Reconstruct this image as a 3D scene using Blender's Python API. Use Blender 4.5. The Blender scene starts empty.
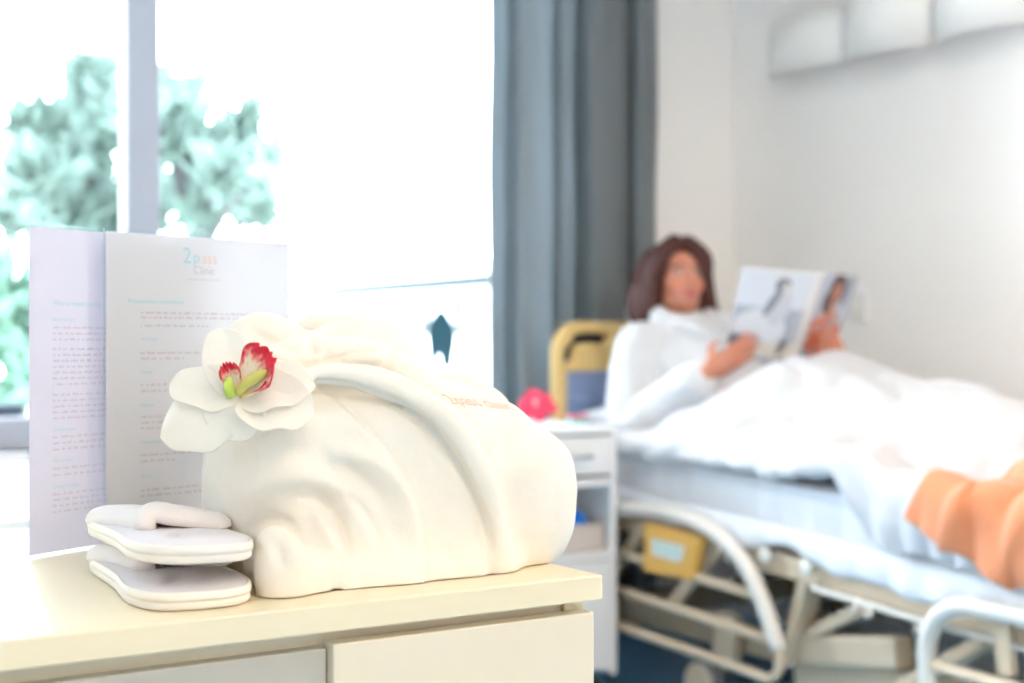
import bpy, math, random
import numpy as np
from mathutils import Vector, Matrix, noise as mnoise
from mathutils.bvhtree import BVHTree

random.seed(7)
rng = np.random.default_rng(7)
PI = math.pi
scene = bpy.context.scene
COL = scene.collection

# ------------------------------------------------------------------ camera
YAW = math.radians(32.5)          # the room's long axis is turned 32.5 degrees from the view axis
H = 1.0                           # lens height
FPX = 1422.0                      # 50 mm lens on a 1024 px wide frame
FW = (math.sin(YAW), math.cos(YAW))
RT = (math.cos(YAW), -math.sin(YAW))
cam = bpy.data.cameras.new('camera')
cam.sensor_width = 36.0
cam.lens = 36.0 * FPX / 1024.0
cam.clip_start = 0.05
cam.clip_end = 300
cam.dof.use_dof = True
cam.dof.focus_distance = 1.17
cam.dof.aperture_fstop = 4.6
cam_o = bpy.data.objects.new('camera', cam)
cam_o.location = (0, 0, H)
cam_o.rotation_euler = (PI / 2, 0, -YAW)
COL.objects.link(cam_o)
scene.camera = cam_o

# ------------------------------------------------------------------ world, sun, exposure
world = bpy.data.worlds.new('overcast_sky')
scene.world = world
world.use_nodes = True
bg = world.node_tree.nodes['Background']
bg.inputs['Color'].default_value = (0.89, 0.95, 1.0, 1)
bg.inputs['Strength'].default_value = 10.5

scene.view_settings.view_transform = 'Standard'
scene.view_settings.look = 'None'
scene.view_settings.gamma = 1.0
scene.view_settings.use_curve_mapping = False
scene.view_settings.exposure = 0.52
CEILING_LAMP = 21.5               # radiance of the ceiling panels
try:
    scene.cycles.max_bounces = 10
    scene.cycles.diffuse_bounces = 6
    scene.cycles.transparent_max_bounces = 12
    scene.cycles.use_denoising = True
    scene.cycles.sample_clamp_indirect = 6.0
except Exception:
    pass


# ------------------------------------------------------------------ measuring helpers (view ray -> place)
def ray(px):
    r = (px - 512.0) / FPX
    return (FW[0] + r * RT[0], FW[1] + r * RT[1])


def at(px, py, depth):
    d = ray(px)
    return np.array([d[0] * depth, d[1] * depth, H - (py - 341.5) / FPX * depth])


def onX(px, py, X):
    return at(px, py, X / ray(px)[0])


def onY(px, py, Y):
    return at(px, py, Y / ray(px)[1])


def onZ(px, py, z):
    return at(px, py, (H - z) * FPX / (py - 341.5))


def cv(x, d, z):
    """direction given as right / away / up -> world"""
    return np.array([RT[0] * x + FW[0] * d, RT[1] * x + FW[1] * d, z])


def nrm(v):
    v = np.asarray(v, float)
    return v / (np.linalg.norm(v) + 1e-12)


# ------------------------------------------------------------------ materials
MATS = {}


def mat(name, col, rough=0.6, noise=0.0, nscale=30.0, bump=0.0, bscale=200.0, metal=0.0, sheen=0.0,
        sss=0.0, trans=0.0, emit=None, attr=None, spec=0.5, coat=0.0):
    if name in MATS:
        return MATS[name]
    m = bpy.data.materials.new(name)
    m.use_nodes = True
    nt = m.node_tree
    b = nt.nodes['Principled BSDF']
    b.inputs['Base Color'].default_value = (*col, 1)
    b.inputs['Roughness'].default_value = rough
    b.inputs['Metallic'].default_value = metal
    b.inputs['Specular IOR Level'].default_value = spec
    if sheen:
        b.inputs['Sheen Weight'].default_value = sheen
    if coat:
        b.inputs['Coat Weight'].default_value = coat
        b.inputs['Coat Roughness'].default_value = 0.15
    if sss:
        b.inputs['Subsurface Weight'].default_value = sss
        b.inputs['Subsurface Radius'].default_value = (0.012, 0.006, 0.004)
        b.inputs['Subsurface Scale'].default_value = 1.0
    src = None
    if attr:
        a = nt.nodes.new('ShaderNodeVertexColor')
        a.layer_name = attr
        src = a.outputs['Color']
    if noise or bump:
        tc = nt.nodes.new('ShaderNodeTexCoord')
    if noise:
        n = nt.nodes.new('ShaderNodeTexNoise')
        n.inputs['Scale'].default_value = nscale
        n.inputs['Detail'].default_value = 4
        nt.links.new(tc.outputs['Object'], n.inputs['Vector'])
        mr = nt.nodes.new('ShaderNodeMapRange')
        mr.inputs['To Min'].default_value = 1 - noise
        mr.inputs['To Max'].default_value = 1 + noise
        nt.links.new(n.outputs['Fac'], mr.inputs['Value'])
        mx = nt.nodes.new('ShaderNodeVectorMath')
        mx.operation = 'SCALE'
        if src:
            nt.links.new(src, mx.inputs[0])
        else:
            mx.inputs[0].default_value = col
        nt.links.new(mr.outputs['Result'], mx.inputs['Scale'])
        src = mx.outputs['Vector']
    if src:
        nt.links.new(src, b.inputs['Base Color'])
    if bump:
        n2 = nt.nodes.new('ShaderNodeTexNoise')
        n2.inputs['Scale'].default_value = bscale
        n2.inputs['Detail'].default_value = 3
        nt.links.new(tc.outputs['Object'], n2.inputs['Vector'])
        bp = nt.nodes.new('ShaderNodeBump')
        bp.inputs['Strength'].default_value = bump
        bp.inputs['Distance'].default_value = 0.002
        nt.links.new(n2.outputs['Fac'], bp.inputs['Height'])
        nt.links.new(bp.outputs['Normal'], b.inputs['Normal'])
    out = nt.nodes['Material Output']
    if trans:
        t = nt.nodes.new('ShaderNodeBsdfTranslucent')
        if src:
            nt.links.new(src, t.inputs['Color'])
        else:
            t.inputs['Color'].default_value = (*col, 1)
        ms = nt.nodes.new('ShaderNodeMixShader')
        ms.inputs[0].default_value = trans
        nt.links.new(b.outputs[0], ms.inputs[1])
        nt.links.new(t.outputs[0], ms.inputs[2])
        nt.links.new(ms.outputs[0], out.inputs['Surface'])
    if emit:
        b.inputs['Emission Color'].default_value = (*emit[0], 1)
        b.inputs['Emission Strength'].default_value = emit[1]
    MATS[name] = m
    return m


def glass_mat(name, tint, gloss=0.06):
    m = bpy.data.materials.new(name)
    m.use_nodes = True
    nt = m.node_tree
    nt.nodes.remove(nt.nodes['Principled BSDF'])
    t = nt.nodes.new('ShaderNodeBsdfTransparent')
    t.inputs['Color'].default_value = (*tint, 1)
    g = nt.nodes.new('ShaderNodeBsdfGlossy')
    g.inputs['Roughness'].default_value = 0.02
    lw = nt.nodes.new('ShaderNodeFresnel')
    lw.inputs['IOR'].default_value = 1.25
    ms = nt.nodes.new('ShaderNodeMixShader')
    nt.links.new(lw.outputs[0], ms.inputs[0])
    nt.links.new(t.outputs[0], ms.inputs[1])
    nt.links.new(g.outputs[0], ms.inputs[2])
    nt.links.new(ms.outputs[0], nt.nodes['Material Output'].inputs['Surface'])
    return m


WALL = mat('wall_paint', (0.92, 0.895, 0.88), 0.75, noise=0.015, nscale=3, bump=0.05, bscale=120)
CEIL = mat('ceiling_paint', (0.85, 0.84, 0.82), 0.8, noise=0.01, nscale=2)
FLOOR = mat('blue_vinyl', (0.14, 0.35, 0.56), 0.35, noise=0.12, nscale=14)
ALU = mat('window_aluminium', (0.42, 0.44, 0.52), 0.45, noise=0.03, nscale=20)
ALU_LIT = mat('sky_lit_aluminium', (0.75, 0.82, 0.86), 0.35, noise=0.02)  # paler copy of the frame metal, skylight on the edge put into its colour
WHITE_LAM = mat('cream_laminate', (0.82, 0.72, 0.52), 0.30, noise=0.012, nscale=8, spec=0.4)
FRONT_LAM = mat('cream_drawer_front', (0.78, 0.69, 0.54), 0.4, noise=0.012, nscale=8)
SHADED_LAM = mat('shaded_cream_front', (0.50, 0.465, 0.40), 0.45, noise=0.012, nscale=8)  # cream front darkened in its colour, as the left side gets less light
TERRY = mat('cream_terry', (0.85, 0.80, 0.72), 0.95, noise=0.03, nscale=120, bump=0.22, bscale=700, sheen=0.25, spec=0.15)
TERRY_W = mat('white_terry', (0.63, 0.63, 0.655), 0.95, noise=0.03, nscale=60, bump=0.3, bscale=400, sheen=0.2, spec=0.15)
SLIP = mat('white_slipper_fabric', (0.84, 0.80, 0.80), 0.9, noise=0.02, nscale=80, bump=0.25, bscale=600, spec=0.2)
SLIP_IN = mat('slipper_insole', (0.76, 0.73, 0.77), 0.9, noise=0.03, nscale=80, bump=0.25, bscale=600, spec=0.2)
SLIP_SOLE = mat('slipper_sole_edge', (0.84, 0.80, 0.75), 0.8, noise=0.03, nscale=80)
PAPER_A = mat('lilac_white_paper', (0.82, 0.76, 0.83), 0.55, noise=0.01, nscale=10, trans=0.42)
PAPER_B = mat('white_paper', (0.87, 0.825, 0.845), 0.55, noise=0.01, nscale=10, trans=0.41)
LAMINATE = glass_mat('clear_laminate', (0.93, 0.98, 1.0))
INK_TEAL = mat('teal_ink', (0.42, 0.68, 0.74), 0.7, noise=0.02)
INK_GREY = mat('grey_ink', (0.62, 0.55, 0.61), 0.7, noise=0.02)
INK_ROSE = mat('rose_ink', (0.80, 0.60, 0.55), 0.7, noise=0.02)
CURT = mat('grey_blue_curtain', (0.34, 0.375, 0.40), 0.85, noise=0.06, nscale=200, bump=0.1, bscale=500, trans=0.54, sheen=0.2)
GLASS = glass_mat('window_glass', (0.96, 0.99, 1.0))
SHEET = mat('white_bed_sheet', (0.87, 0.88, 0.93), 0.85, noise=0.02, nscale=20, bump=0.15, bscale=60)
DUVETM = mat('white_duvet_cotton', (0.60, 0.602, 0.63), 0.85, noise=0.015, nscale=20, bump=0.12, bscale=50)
ORANGE = mat('orange_fleece', (0.66, 0.235, 0.105), 0.9, noise=0.08, nscale=90, bump=0.4, bscale=400, sheen=0.3)
BEIGE = mat('beige_powder_coat', (0.66, 0.53, 0.39), 0.42, noise=0.03, nscale=15)
BEIGE_D = mat('beige_chassis', (0.44, 0.35, 0.25), 0.5, noise=0.04, nscale=15)
RAILM = mat('pale_rail_coat', (0.74, 0.70, 0.65), 0.35, noise=0.02, nscale=15)
TAN = mat('tan_headboard', (0.76, 0.54, 0.22), 0.45, noise=0.05, nscale=12)
BLUEGREY = mat('blue_grey_panel', (0.22, 0.29, 0.47), 0.5, noise=0.03)
DARK = mat('dark_plastic', (0.03, 0.03, 0.035), 0.5, noise=0.05)
AMBER = mat('amber_plastic', (0.82, 0.46, 0.10), 0.45, noise=0.03)
PALEGREEN = mat('pale_green_label', (0.55, 0.80, 0.72), 0.5, noise=0.02)
LABELW = mat('white_label', (0.85, 0.85, 0.8), 0.5, noise=0.02)
NIGHT = mat('white_nightstand', (0.80, 0.79, 0.80), 0.45, noise=0.012, nscale=8)
NIGHT_IN = mat('pale_blue_lining', (0.45, 0.78, 0.92), 0.5, noise=0.02)
CHROME = mat('chrome', (0.7, 0.7, 0.72), 0.2, metal=1.0, noise=0.02)
SKIN = mat('skin', (0.6, 0.3, 0.2), 0.5, attr='Col', noise=0.04, nscale=60, sss=0.08)
HAIR = mat('auburn_hair', (0.058, 0.009, 0.006), 0.42, noise=0.45, nscale=45, spec=0.5)
PINK = mat('pink_petal', (0.90, 0.07, 0.17), 0.6, noise=0.12, nscale=80, trans=0.2)
PETALW = mat('cream_silk_petal', (0.94, 0.915, 0.86), 0.7, noise=0.02, nscale=100, bump=0.08, bscale=400, trans=0.3)
LIPM = mat('orchid_lip', (0.9, 0.2, 0.2), 0.6, attr='Col', noise=0.04, nscale=200, trans=0.15)
YELLOW = mat('yellow_column', (0.66, 0.62, 0.16), 0.6, noise=0.1, nscale=300)
GREENY = mat('lime_throat', (0.55, 0.72, 0.12), 0.6, noise=0.1, nscale=300)
PINKTHREAD = mat('pink_thread', (0.86, 0.50, 0.42), 0.8, noise=0.08, nscale=300)
PRINT = mat('magazine_print', (0.5, 0.5, 0.5), 0.3, attr='Col', noise=0.01)
LAMPSHADE = mat('white_lamp_shade', (0.93, 0.91, 0.88), 0.5, noise=0.01)


# ------------------------------------------------------------------ object helpers
def thing(name, label, cat, loc=(0, 0, 0), group=None):
    o = bpy.data.objects.new(name, None)
    o.empty_display_size = 0.1
    COL.objects.link(o)
    o.location = loc
    o['label'] = label
    o['category'] = cat
    if group:
        o['group'] = group
    return o


def tag(o, label=None, cat=None, group=None, kind=None):
    if label:
        o['label'] = label
    if cat:
        o['category'] = cat
    if group:
        o['group'] = group
    if kind:
        o['kind'] = kind
    return o


def wloc(o):
    v = np.zeros(3)
    while o is not None:
        v += np.array(o.location)
        o = o.parent
    return v


def link_mesh(name, V, F, mats, parent=None, smooth=True, fm=None, origin=None, colors=None, crease=None):
    """world-space vertices -> one mesh object; with a parent its location is taken off"""
    V = np.asarray(V, float)
    base = wloc(parent) if parent is not None else np.zeros(3)
    org = np.zeros(3)
    if parent is None:
        org = np.array(origin) if origin is not None else np.array([(V[:, 0].min() + V[:, 0].max()) / 2, (V[:, 1].min() + V[:, 1].max()) / 2, V[:, 2].min()])
    me = bpy.data.meshes.new(name)
    me.from_pydata((V - base - org).tolist(), [], [tuple(int(i) for i in f) for f in F])
    if not isinstance(mats, (list, tuple)):
        mats = [mats]
    for m in mats:
        me.materials.append(m)
    if fm is not None:
        me.polygons.foreach_set('material_index', np.asarray(fm, np.int32))
    me.polygons.foreach_set('use_smooth', np.full(len(me.polygons), bool(smooth)))
    if colors is not None:
        ca = me.color_attributes.new('Col', 'FLOAT_COLOR', 'POINT')
        c4 = np.concatenate([np.asarray(colors, float), np.ones((len(V), 1))], axis=1)
        ca.data.foreach_set('color', c4.astype(np.float32).ravel())
    me.update()
    o = bpy.data.objects.new(name, me)
    COL.objects.link(o)
    o.location = org
    if parent is not None:
        o.parent = parent
    return o


def bevel(o, w, seg=2, ang=35):
    m = o.modifiers.new('bevel', 'BEVEL')
    m.width = w
    m.segments = seg
    m.limit_method = 'ANGLE'
    m.angle_limit = math.radians(ang)
    m.harden_normals = False
    return o


def solid(o, t, off=-1.0):
    m = o.modifiers.new('solid', 'SOLIDIFY')
    m.thickness = t
    m.offset = off
    return o


def subsurf(o, n=1):
    m = o.modifiers.new('sub', 'SUBSURF')
    m.levels = n
    m.render_levels = n
    return o


class MB:
    """collects shapes into one mesh"""

    def __init__(self):
        self.V, self.F, self.M = [], [], []

    def add(self, V, F, mi=0):
        b = len(self.V)
        self.V.extend([tuple(v) for v in V])
        self.F.extend([tuple(i + b for i in f) for f in F])
        self.M.extend([mi] * len(F))
        return self

    def box(self, lo, hi, mi=0):
        x0, y0, z0 = lo
        x1, y1, z1 = hi
        V = [(x0, y0, z0), (x1, y0, z0), (x1, y1, z0), (x0, y1, z0), (x0, y0, z1), (x1, y0, z1), (x1, y1, z1), (x0, y1, z1)]
        F = [(0, 3, 2, 1), (4, 5, 6, 7), (0, 1, 5, 4), (1, 2, 6, 5), (2, 3, 7, 6), (3, 0, 4, 7)]
        return self.add(V, F, mi)

    def bar(self, p, q, w, h, up=(0, 0, 1), mi=0):
        p, q = np.array(p, float), np.array(q, float)
        d = nrm(q - p)
        s = nrm(np.cross(d, up))
        u = np.cross(s, d)
        V = []
        for c in (p, q):
            for a, b in ((-1, -1), (1, -1), (1, 1), (-1, 1)):
                V.append(c + s * a * w / 2 + u * b * h / 2)
        F = [(0, 1, 2, 3), (7, 6, 5, 4), (0, 4, 5, 1), (1, 5, 6, 2), (2, 6, 7, 3), (3, 7, 4, 0)]
        return self.add(V, F, mi)

    def tube(self, path, r, n=12, mi=0, closed=False):
        path = [np.array(p, float) for p in path]
        m = len(path)
        rs = r if isinstance(r, (list, tuple, np.ndarray)) else [r] * m
        V, F = [], []
        ref = np.array([0.0, 0, 1])
        prev = None
        for i in range(m):
            if closed:
                t = nrm(path[(i + 1) % m] - path[i - 1])
            else:
                t = nrm(path[min(i + 1, m - 1)] - path[max(i - 1, 0)])
            if prev is None:
                a = np.cross(t, ref)
                if np.linalg.norm(a) < 0.05:
                    a = np.cross(t, [1.0, 0, 0])
                a = nrm(a)
            else:
                a = nrm(prev - t * np.dot(prev, t))
            prev = a
            b = np.cross(t, a)
            for k in range(n):
                th = 2 * PI * k / n
                V.append(path[i] + (a * math.cos(th) + b * math.sin(th)) * rs[i])
        for i in range(m if closed else m - 1):
            j = (i + 1) % m
            for k in range(n):
                k2 = (k + 1) % n
                F.append((i * n + k, i * n + k2, j * n + k2, j * n + k))
        if not closed:
            F.append(tuple(range(n - 1, -1, -1)))
            F.append(tuple((m - 1) * n + k for k in range(n)))
        return self.add(V, F, mi)

    def lathe(self, prof, c, axis='z', n=24, mi=0):
        V, F = [], []
        for r, h in prof:
            for k in range(n):
                th = 2 * PI * k / n
                a, b = r * math.cos(th), r * math.sin(th)
                V.append({'z': (c[0] + a, c[1] + b, c[2] + h), 'x': (c[0] + h, c[1] + a, c[2] + b), 'y': (c[0] + a, c[1] + h, c[2] + b)}[axis])
        m = len(prof)
        for i in range(m - 1):
            for k in range(n):
                k2 = (k + 1) % n
                F.append((i * n + k, i * n + k2, (i + 1) * n + k2, (i + 1) * n + k))
        F.append(tuple(range(n - 1, -1, -1)))
        F.append(tuple((m - 1) * n + k for k in range(n)))
        return self.add(V, F, mi)

    def poly(self, pts3, thick, nvec, mi=0):
        """flat outline given a thickness along nvec"""
        n = len(pts3)
        nv = np.array(nvec, float) * thick
        V = [np.array(p, float) for p in pts3] + [np.array(p, float) + nv for p in pts3]
        F = [tuple(range(n - 1, -1, -1)), tuple(range(n, 2 * n))]
        for i in range(n):
            j = (i + 1) % n
            F.append((i, j, n + j, n + i))
        return self.add(V, F, mi)

    def build(self, name, mats, parent=None, smooth=False, origin=None):
        return link_mesh(name, self.V, self.F, mats, parent, smooth, self.M, origin)


def grid_faces(nu, nv, wrap_u=False):
    F = []
    for i in range(nu if wrap_u else nu - 1):
        for j in range(nv - 1):
            a, b = i * nv + j, ((i + 1) % nu) * nv + j
            F.append((a, b, b + 1, a + 1))
    return F


def spline(pts, n):
    """Catmull-Rom through pts (any dimension), n samples"""
    P = np.array(pts, float)
    P = np.vstack([2 * P[0] - P[1], P, 2 * P[-1] - P[-2]])
    m = len(P) - 3
    out = []
    for u in np.linspace(0, m - 1e-9, n):
        i = int(u)
        t = u - i
        a, b, c, d = P[i], P[i + 1], P[i + 2], P[i + 3]
        out.append(0.5 * ((2 * b) + (-a + c) * t + (2 * a - 5 * b + 4 * c - d) * t * t + (-a + 3 * b - 3 * c + d) * t ** 3))
    return np.array(out)


# ------------------------------------------------------------------ implicit surfaces -> smooth single mesh
class SDF:
    def __init__(self, lo, hi, h):
        self.lo, self.h = np.array(lo, float), h
        self.n = np.ceil((np.array(hi) - self.lo) / h).astype(int) + 1
        self.V = np.full(self.n, 0.2, np.float32)

    def _win(self, lo, hi):
        a = np.clip(np.floor((np.array(lo) - self.lo) / self.h).astype(int), 0, self.n)
        b = np.clip(np.ceil((np.array(hi) - self.lo) / self.h).astype(int) + 1, 0, self.n)
        if (b <= a).any():
            return None, None
        ax = [self.lo[i] + self.h * np.arange(a[i], b[i]) for i in range(3)]
        P = np.stack(np.meshgrid(*ax, indexing='ij'), axis=-1)
        return tuple(slice(a[i], b[i]) for i in range(3)), P

    def _join(self, sl, d, k, sub):
        old = self.V[sl]
        d = d.astype(np.float32)
        if sub:
            hh = np.clip(0.5 - 0.5 * (old + d) / k, 0, 1)
            self.V[sl] = old * (1 - hh) - d * hh + k * hh * (1 - hh)
        else:
            hh = np.clip(0.5 + 0.5 * (old - d) / k, 0, 1)
            self.V[sl] = old * (1 - hh) + d * hh - k * hh * (1 - hh)

    def cone(self, p, q, r0, r1, k=0.01, sub=False):
        p, q = np.array(p, float), np.array(q, float)
        m = max(r0, r1) + 2 * k + 3 * self.h
        sl, P = self._win(np.minimum(p, q) - m, np.maximum(p, q) + m)
        if sl is None:
            return self
        d = q - p
        t = np.clip(((P - p) @ d) / (d @ d + 1e-12), 0, 1)
        dist = np.linalg.norm(P - (p + t[..., None] * d), axis=-1) - (r0 + (r1 - r0) * t)
        self._join(sl, dist, k, sub)
        return self

    def chain(self, pts, rs, k=0.01, sub=False, n=None):
        pts = np.array(pts, float)
        rs = np.full(len(pts), rs) if np.isscalar(rs) else np.array(rs, float)
        if n:
            q = spline(np.hstack([pts, rs[:, None]]), n)
            pts, rs = q[:, :3], q[:, 3]
        m = rs.max() + 2 * k + 3 * self.h
        sl, P = self._win(pts.min(0) - m, pts.max(0) + m)
        if sl is None:
            return self
        best = np.full(P.shape[:3], 1.0)
        for i in range(len(pts) - 1):
            p, d = pts[i], pts[i + 1] - pts[i]
            t = np.clip(((P - p) @ d) / (d @ d + 1e-12), 0, 1)
            best = np.minimum(best, np.linalg.norm(P - (p + t[..., None] * d), axis=-1) - (rs[i] + (rs[i + 1] - rs[i]) * t))
        self._join(sl, best, k, sub)
        return self

    def ell(self, c, r, R=None, k=0.01, sub=False, pw=2.0):
        c, r = np.array(c, float), np.array(r, float)
        m = (r.max() if R is not None else r) + 2 * k + 3 * self.h
        sl, P = self._win(c - m, c + m)
        if sl is None:
            return self
        Q = P - c
        if R is not None:
            Q = Q @ np.array(R).T          # rows of R are the local axes
        if pw == 2.0:
            k0 = np.linalg.norm(Q / r, axis=-1)
            k1 = np.linalg.norm(Q / (r * r), axis=-1)
            d = k0 * (k0 - 1) / np.maximum(k1, 1e-9)
        else:
            k0 = (np.abs(Q / r) ** pw).sum(-1) ** (1 / pw)
            d = (k0 - 1) * r.min()
        self._join(sl, d, k, sub)
        return self

    def rbox(self, c, r, rad, R=None, k=0.01, sub=False):
        c, r = np.array(c, float), np.array(r, float)
        m = (np.linalg.norm(r) if R is not None else r) + 2 * k + 3 * self.h
        sl, P = self._win(c - m, c + m)
        if sl is None:
            return self
        Q = P - c
        if R is not None:
            Q = Q @ np.array(R).T
        q = np.abs(Q) - (r - rad)
        d = np.linalg.norm(np.maximum(q, 0), axis=-1) + np.minimum(q.max(-1), 0) - rad
        self._join(sl, d, k, sub)
        return self

    def sample(self, P):
        g = (np.asarray(P, float) - self.lo) / self.h
        g = np.clip(g, 0, self.n - 1.001)
        i = g.astype(int)
        f = g - i
        out = 0
        for a in (0, 1):
            for b in (0, 1):
                for c in (0, 1):
                    w = (f[:, 0] if a else 1 - f[:, 0]) * (f[:, 1] if b else 1 - f[:, 1]) * (f[:, 2] if c else 1 - f[:, 2])
                    out = out + w * self.V[i[:, 0] + a, i[:, 1] + b, i[:, 2] + c]
        return out

    def grad(self, P):
        e = self.h
        G_ = np.stack([self.sample(P + d) - self.sample(P - d) for d in np.eye(3) * e], 1)
        return G_ / (np.linalg.norm(G_, axis=1)[:, None] + 1e-9)

    def push_out(self, P, gap, along=None, it=6):
        P = np.array(P, float)
        for _ in range(it):
            d = gap - self.sample(P)
            m = d > 0
            if not m.any():
                break
            v = self.grad(P[m]) if along is None else np.array(along, float)
            P[m] += v * d[m][:, None]
        return P

    def mesh(self, smooth=2):
        V = self.V
        n = np.array(V.shape)
        c = n - 1
        acc = np.zeros((*c, 3), np.float32)
        cnt = np.zeros(c, np.float32)
        corners = [(i, j, k) for i in (0, 1) for j in (0, 1) for k in (0, 1)]
        sl = lambda o: tuple(slice(o[i], o[i] + c[i]) for i in range(3))
        for a in corners:
            for ax in range(3):
                if a[ax] == 1:
                    continue
                b = list(a)
                b[ax] = 1
                va, vb = V[sl(a)], V[sl(b)]
                m = (va < 0) != (vb < 0)
                t = np.where(m, va / np.where(m, va - vb, 1), 0)
                for q in range(3):
                    acc[..., q] += m * (a[q] + (t if q == ax else 0))
                cnt += m
        act = cnt > 0
        idx = np.full(c, -1, np.int64)
        idx[act] = np.arange(act.sum())
        ijk = np.argwhere(act)
        P = self.lo + self.h * (ijk + acc[act] / cnt[act][:, None])
        F = []
        for ax in range(3):
            u, v = (ax + 1) % 3, (ax + 2) % 3
            e0 = [slice(1, c[i]) for i in range(3)]
            e0[ax] = slice(0, c[ax])
            e1 = list(e0)
            e1[ax] = slice(1, c[ax] + 1)
            a, b = V[tuple(e0)] < 0, V[tuple(e1)] < 0
            for flip, m in ((False, a & ~b), (True, ~a & b)):
                I = np.argwhere(m)
                if not len(I):
                    continue
                off = np.ones(3, int)
                off[ax] = 0
                I = I + off
                eu, ev = np.eye(3, dtype=int)[u], np.eye(3, dtype=int)[v]
                q = [I - eu - ev, I - ev, I, I - eu]
                q = [idx[tuple(x.T)] for x in q]
                F.append(np.stack(q if not flip else q[::-1], axis=1))
        F = np.concatenate(F)
        for _ in range(smooth):
            P = relax(P, F, 0.5)
        return P, F


def relax(P, F, lam=0.5):
    S = np.zeros_like(P)
    N = np.zeros(len(P))
    for a, b in ((0, 1), (1, 2), (2, 3), (3, 0)):
        np.add.at(S, F[:, a], P[F[:, b]])
        np.add.at(S, F[:, b], P[F[:, a]])
        np.add.at(N, F[:, a], 1)
        np.add.at(N, F[:, b], 1)
    return P * (1 - lam) + lam * S / np.maximum(N, 1)[:, None]


def vnormals(P, F):
    a = P[F[:, 2]] - P[F[:, 0]]
    b = P[F[:, 3]] - P[F[:, 1]]
    fn = np.cross(a, b)
    N = np.zeros_like(P)
    for i in range(4):
        np.add.at(N, F[:, i], fn)
    return N / (np.linalg.norm(N, axis=1)[:, None] + 1e-12)


def pnoise(P, scale, seed=0.0):
    return np.array([mnoise.noise(Vector((p[0] * scale + seed, p[1] * scale - seed * .7, p[2] * scale + seed * .3))) for p in P])


def poly_dist(A, pts):
    """distance of 2-D points A to a polyline, and the side sign"""
    pts = np.array(pts, float)
    best = np.full(len(A), 1e9)
    sg = np.zeros(len(A))
    par = np.zeros(len(A))
    for i in range(len(pts) - 1):
        p, d = pts[i], pts[i + 1] - pts[i]
        t = np.clip(((A - p) @ d) / (d @ d + 1e-12), 0, 1)
        v = A - (p + t[:, None] * d)
        dist = np.linalg.norm(v, axis=1)
        m = dist < best
        best[m] = dist[m]
        sg[m] = np.sign(d[0] * v[m][:, 1] - d[1] * v[m][:, 0])
        par[m] = (i + t[m]) / (len(pts) - 1)
    return best, sg, par


def text_mesh(body, size, font_align='LEFT', extrude=0.0):
    """built-in lettering as plain mesh data (x to the right, y up)"""
    c = bpy.data.curves.new('lettering', 'FONT')
    c.body = body
    c.size = size
    c.align_x = font_align
    c.extrude = extrude
    c.resolution_u = 3
    o = bpy.data.objects.new('lettering', c)
    COL.objects.link(o)
    dg = bpy.context.evaluated_depsgraph_get()
    dg.update()
    me = bpy.data.meshes.new_from_object(o.evaluated_get(dg))
    V = [tuple(v.co) for v in me.vertices]
    F = [tuple(p.vertices) for p in me.polygons]
    bpy.data.objects.remove(o)
    bpy.data.curves.remove(c)
    bpy.data.meshes.remove(me)
    return V, F


# ================================================================== THE ROOM
XR, YW = 3.52, 4.00             # right wall, window wall
XL, YF, ZC = -1.7, -3.4, 2.65
WX0, WX1, WZ0, WZ1 = -1.0, 2.78, 0.70, 2.48   # window opening


def structure(name, mb, m, parent=None, smooth=False):
    o = mb.build(name, m, parent, smooth)
    if parent is None:
        o['kind'] = 'structure'
    return o


structure('floor', MB().box((XL - .1, YF - .1, -0.06), (XR + .1, YW + .1, 0)), FLOOR)
structure('ceiling', MB().box((XL - .1, YF - .1, ZC), (XR + .1, YW + .3, ZC + .06)), CEIL)
structure('wall_right', MB().box((XR, YF - .1, 0), (XR + .1, YW + .3, ZC)), WALL)
structure('wall_left', MB().box((XL - .1, YF - .1, 0), (XL, YW + .3, ZC)), WALL)
structure('wall_front', MB().box((XL, YF - .1, 0), (XR, YF, ZC)), WALL)
wb = MB()
wb.box((XL, YW, 0), (XR, YW + .3, WZ0))
wb.box((XL, YW, WZ1), (XR, YW + .3, ZC))
wb.box((XL, YW, WZ0), (WX0, YW + .3, WZ1))
wb.box((WX1, YW, WZ0), (XR, YW + .3, WZ1))
structure('wall_back', wb, WALL)
structure('baseboard_right', MB().box((XR - .012, YF, 0), (XR, YW, .09)), NIGHT)
structure('baseboard_back', MB().box((XL, YW - .012, 0), (XR - .012, YW, .09)), NIGHT)

win = bpy.data.objects.new('window_1', None)
COL.objects.link(win)
win.location = (0.9, YW + .05, WZ0)
win['kind'] = 'structure'
ya, yb = YW + .03, YW + .10
fr = MB()
fr.box((WX0, ya, WZ0), (WX1, yb, WZ0 + .09))
fr.box((WX0, ya, WZ1 - .07), (WX1, yb, WZ1))
fr.box((WX0, ya, WZ0), (WX0 + .07, yb, WZ1))
fr.box((WX1 - .07, ya, WZ0), (WX1, yb, WZ1))
bevel(fr.build('window_frame', ALU, win), .004)
mx0, mx1 = onY(126.5, 100, ya - .01)[0], onY(160, 100, ya - .01)[0]
bevel(MB().box((mx0, ya - .01, WZ0 + .02), (mx1, ya + .035, WZ1 - .02)).build('mullion', ALU, win), .004)
sx = onY(122.5, 100, ya + .02)[0]
bevel(MB().box((sx, ya + .02, WZ0 + .09), (mx0, ya + .045, WZ1 - .07)).build('sash_edge', ALU_LIT, win), .003)
MB().box((WX0 + .07, ya + .03, WZ0 + .09), (sx, ya + .042, WZ1 - .07)).build('pane', GLASS, win)
MB().box((mx1, ya + .03, WZ0 + .09), (WX1 - .07, ya + .042, WZ1 - .07)).build('pane', GLASS, win)
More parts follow.
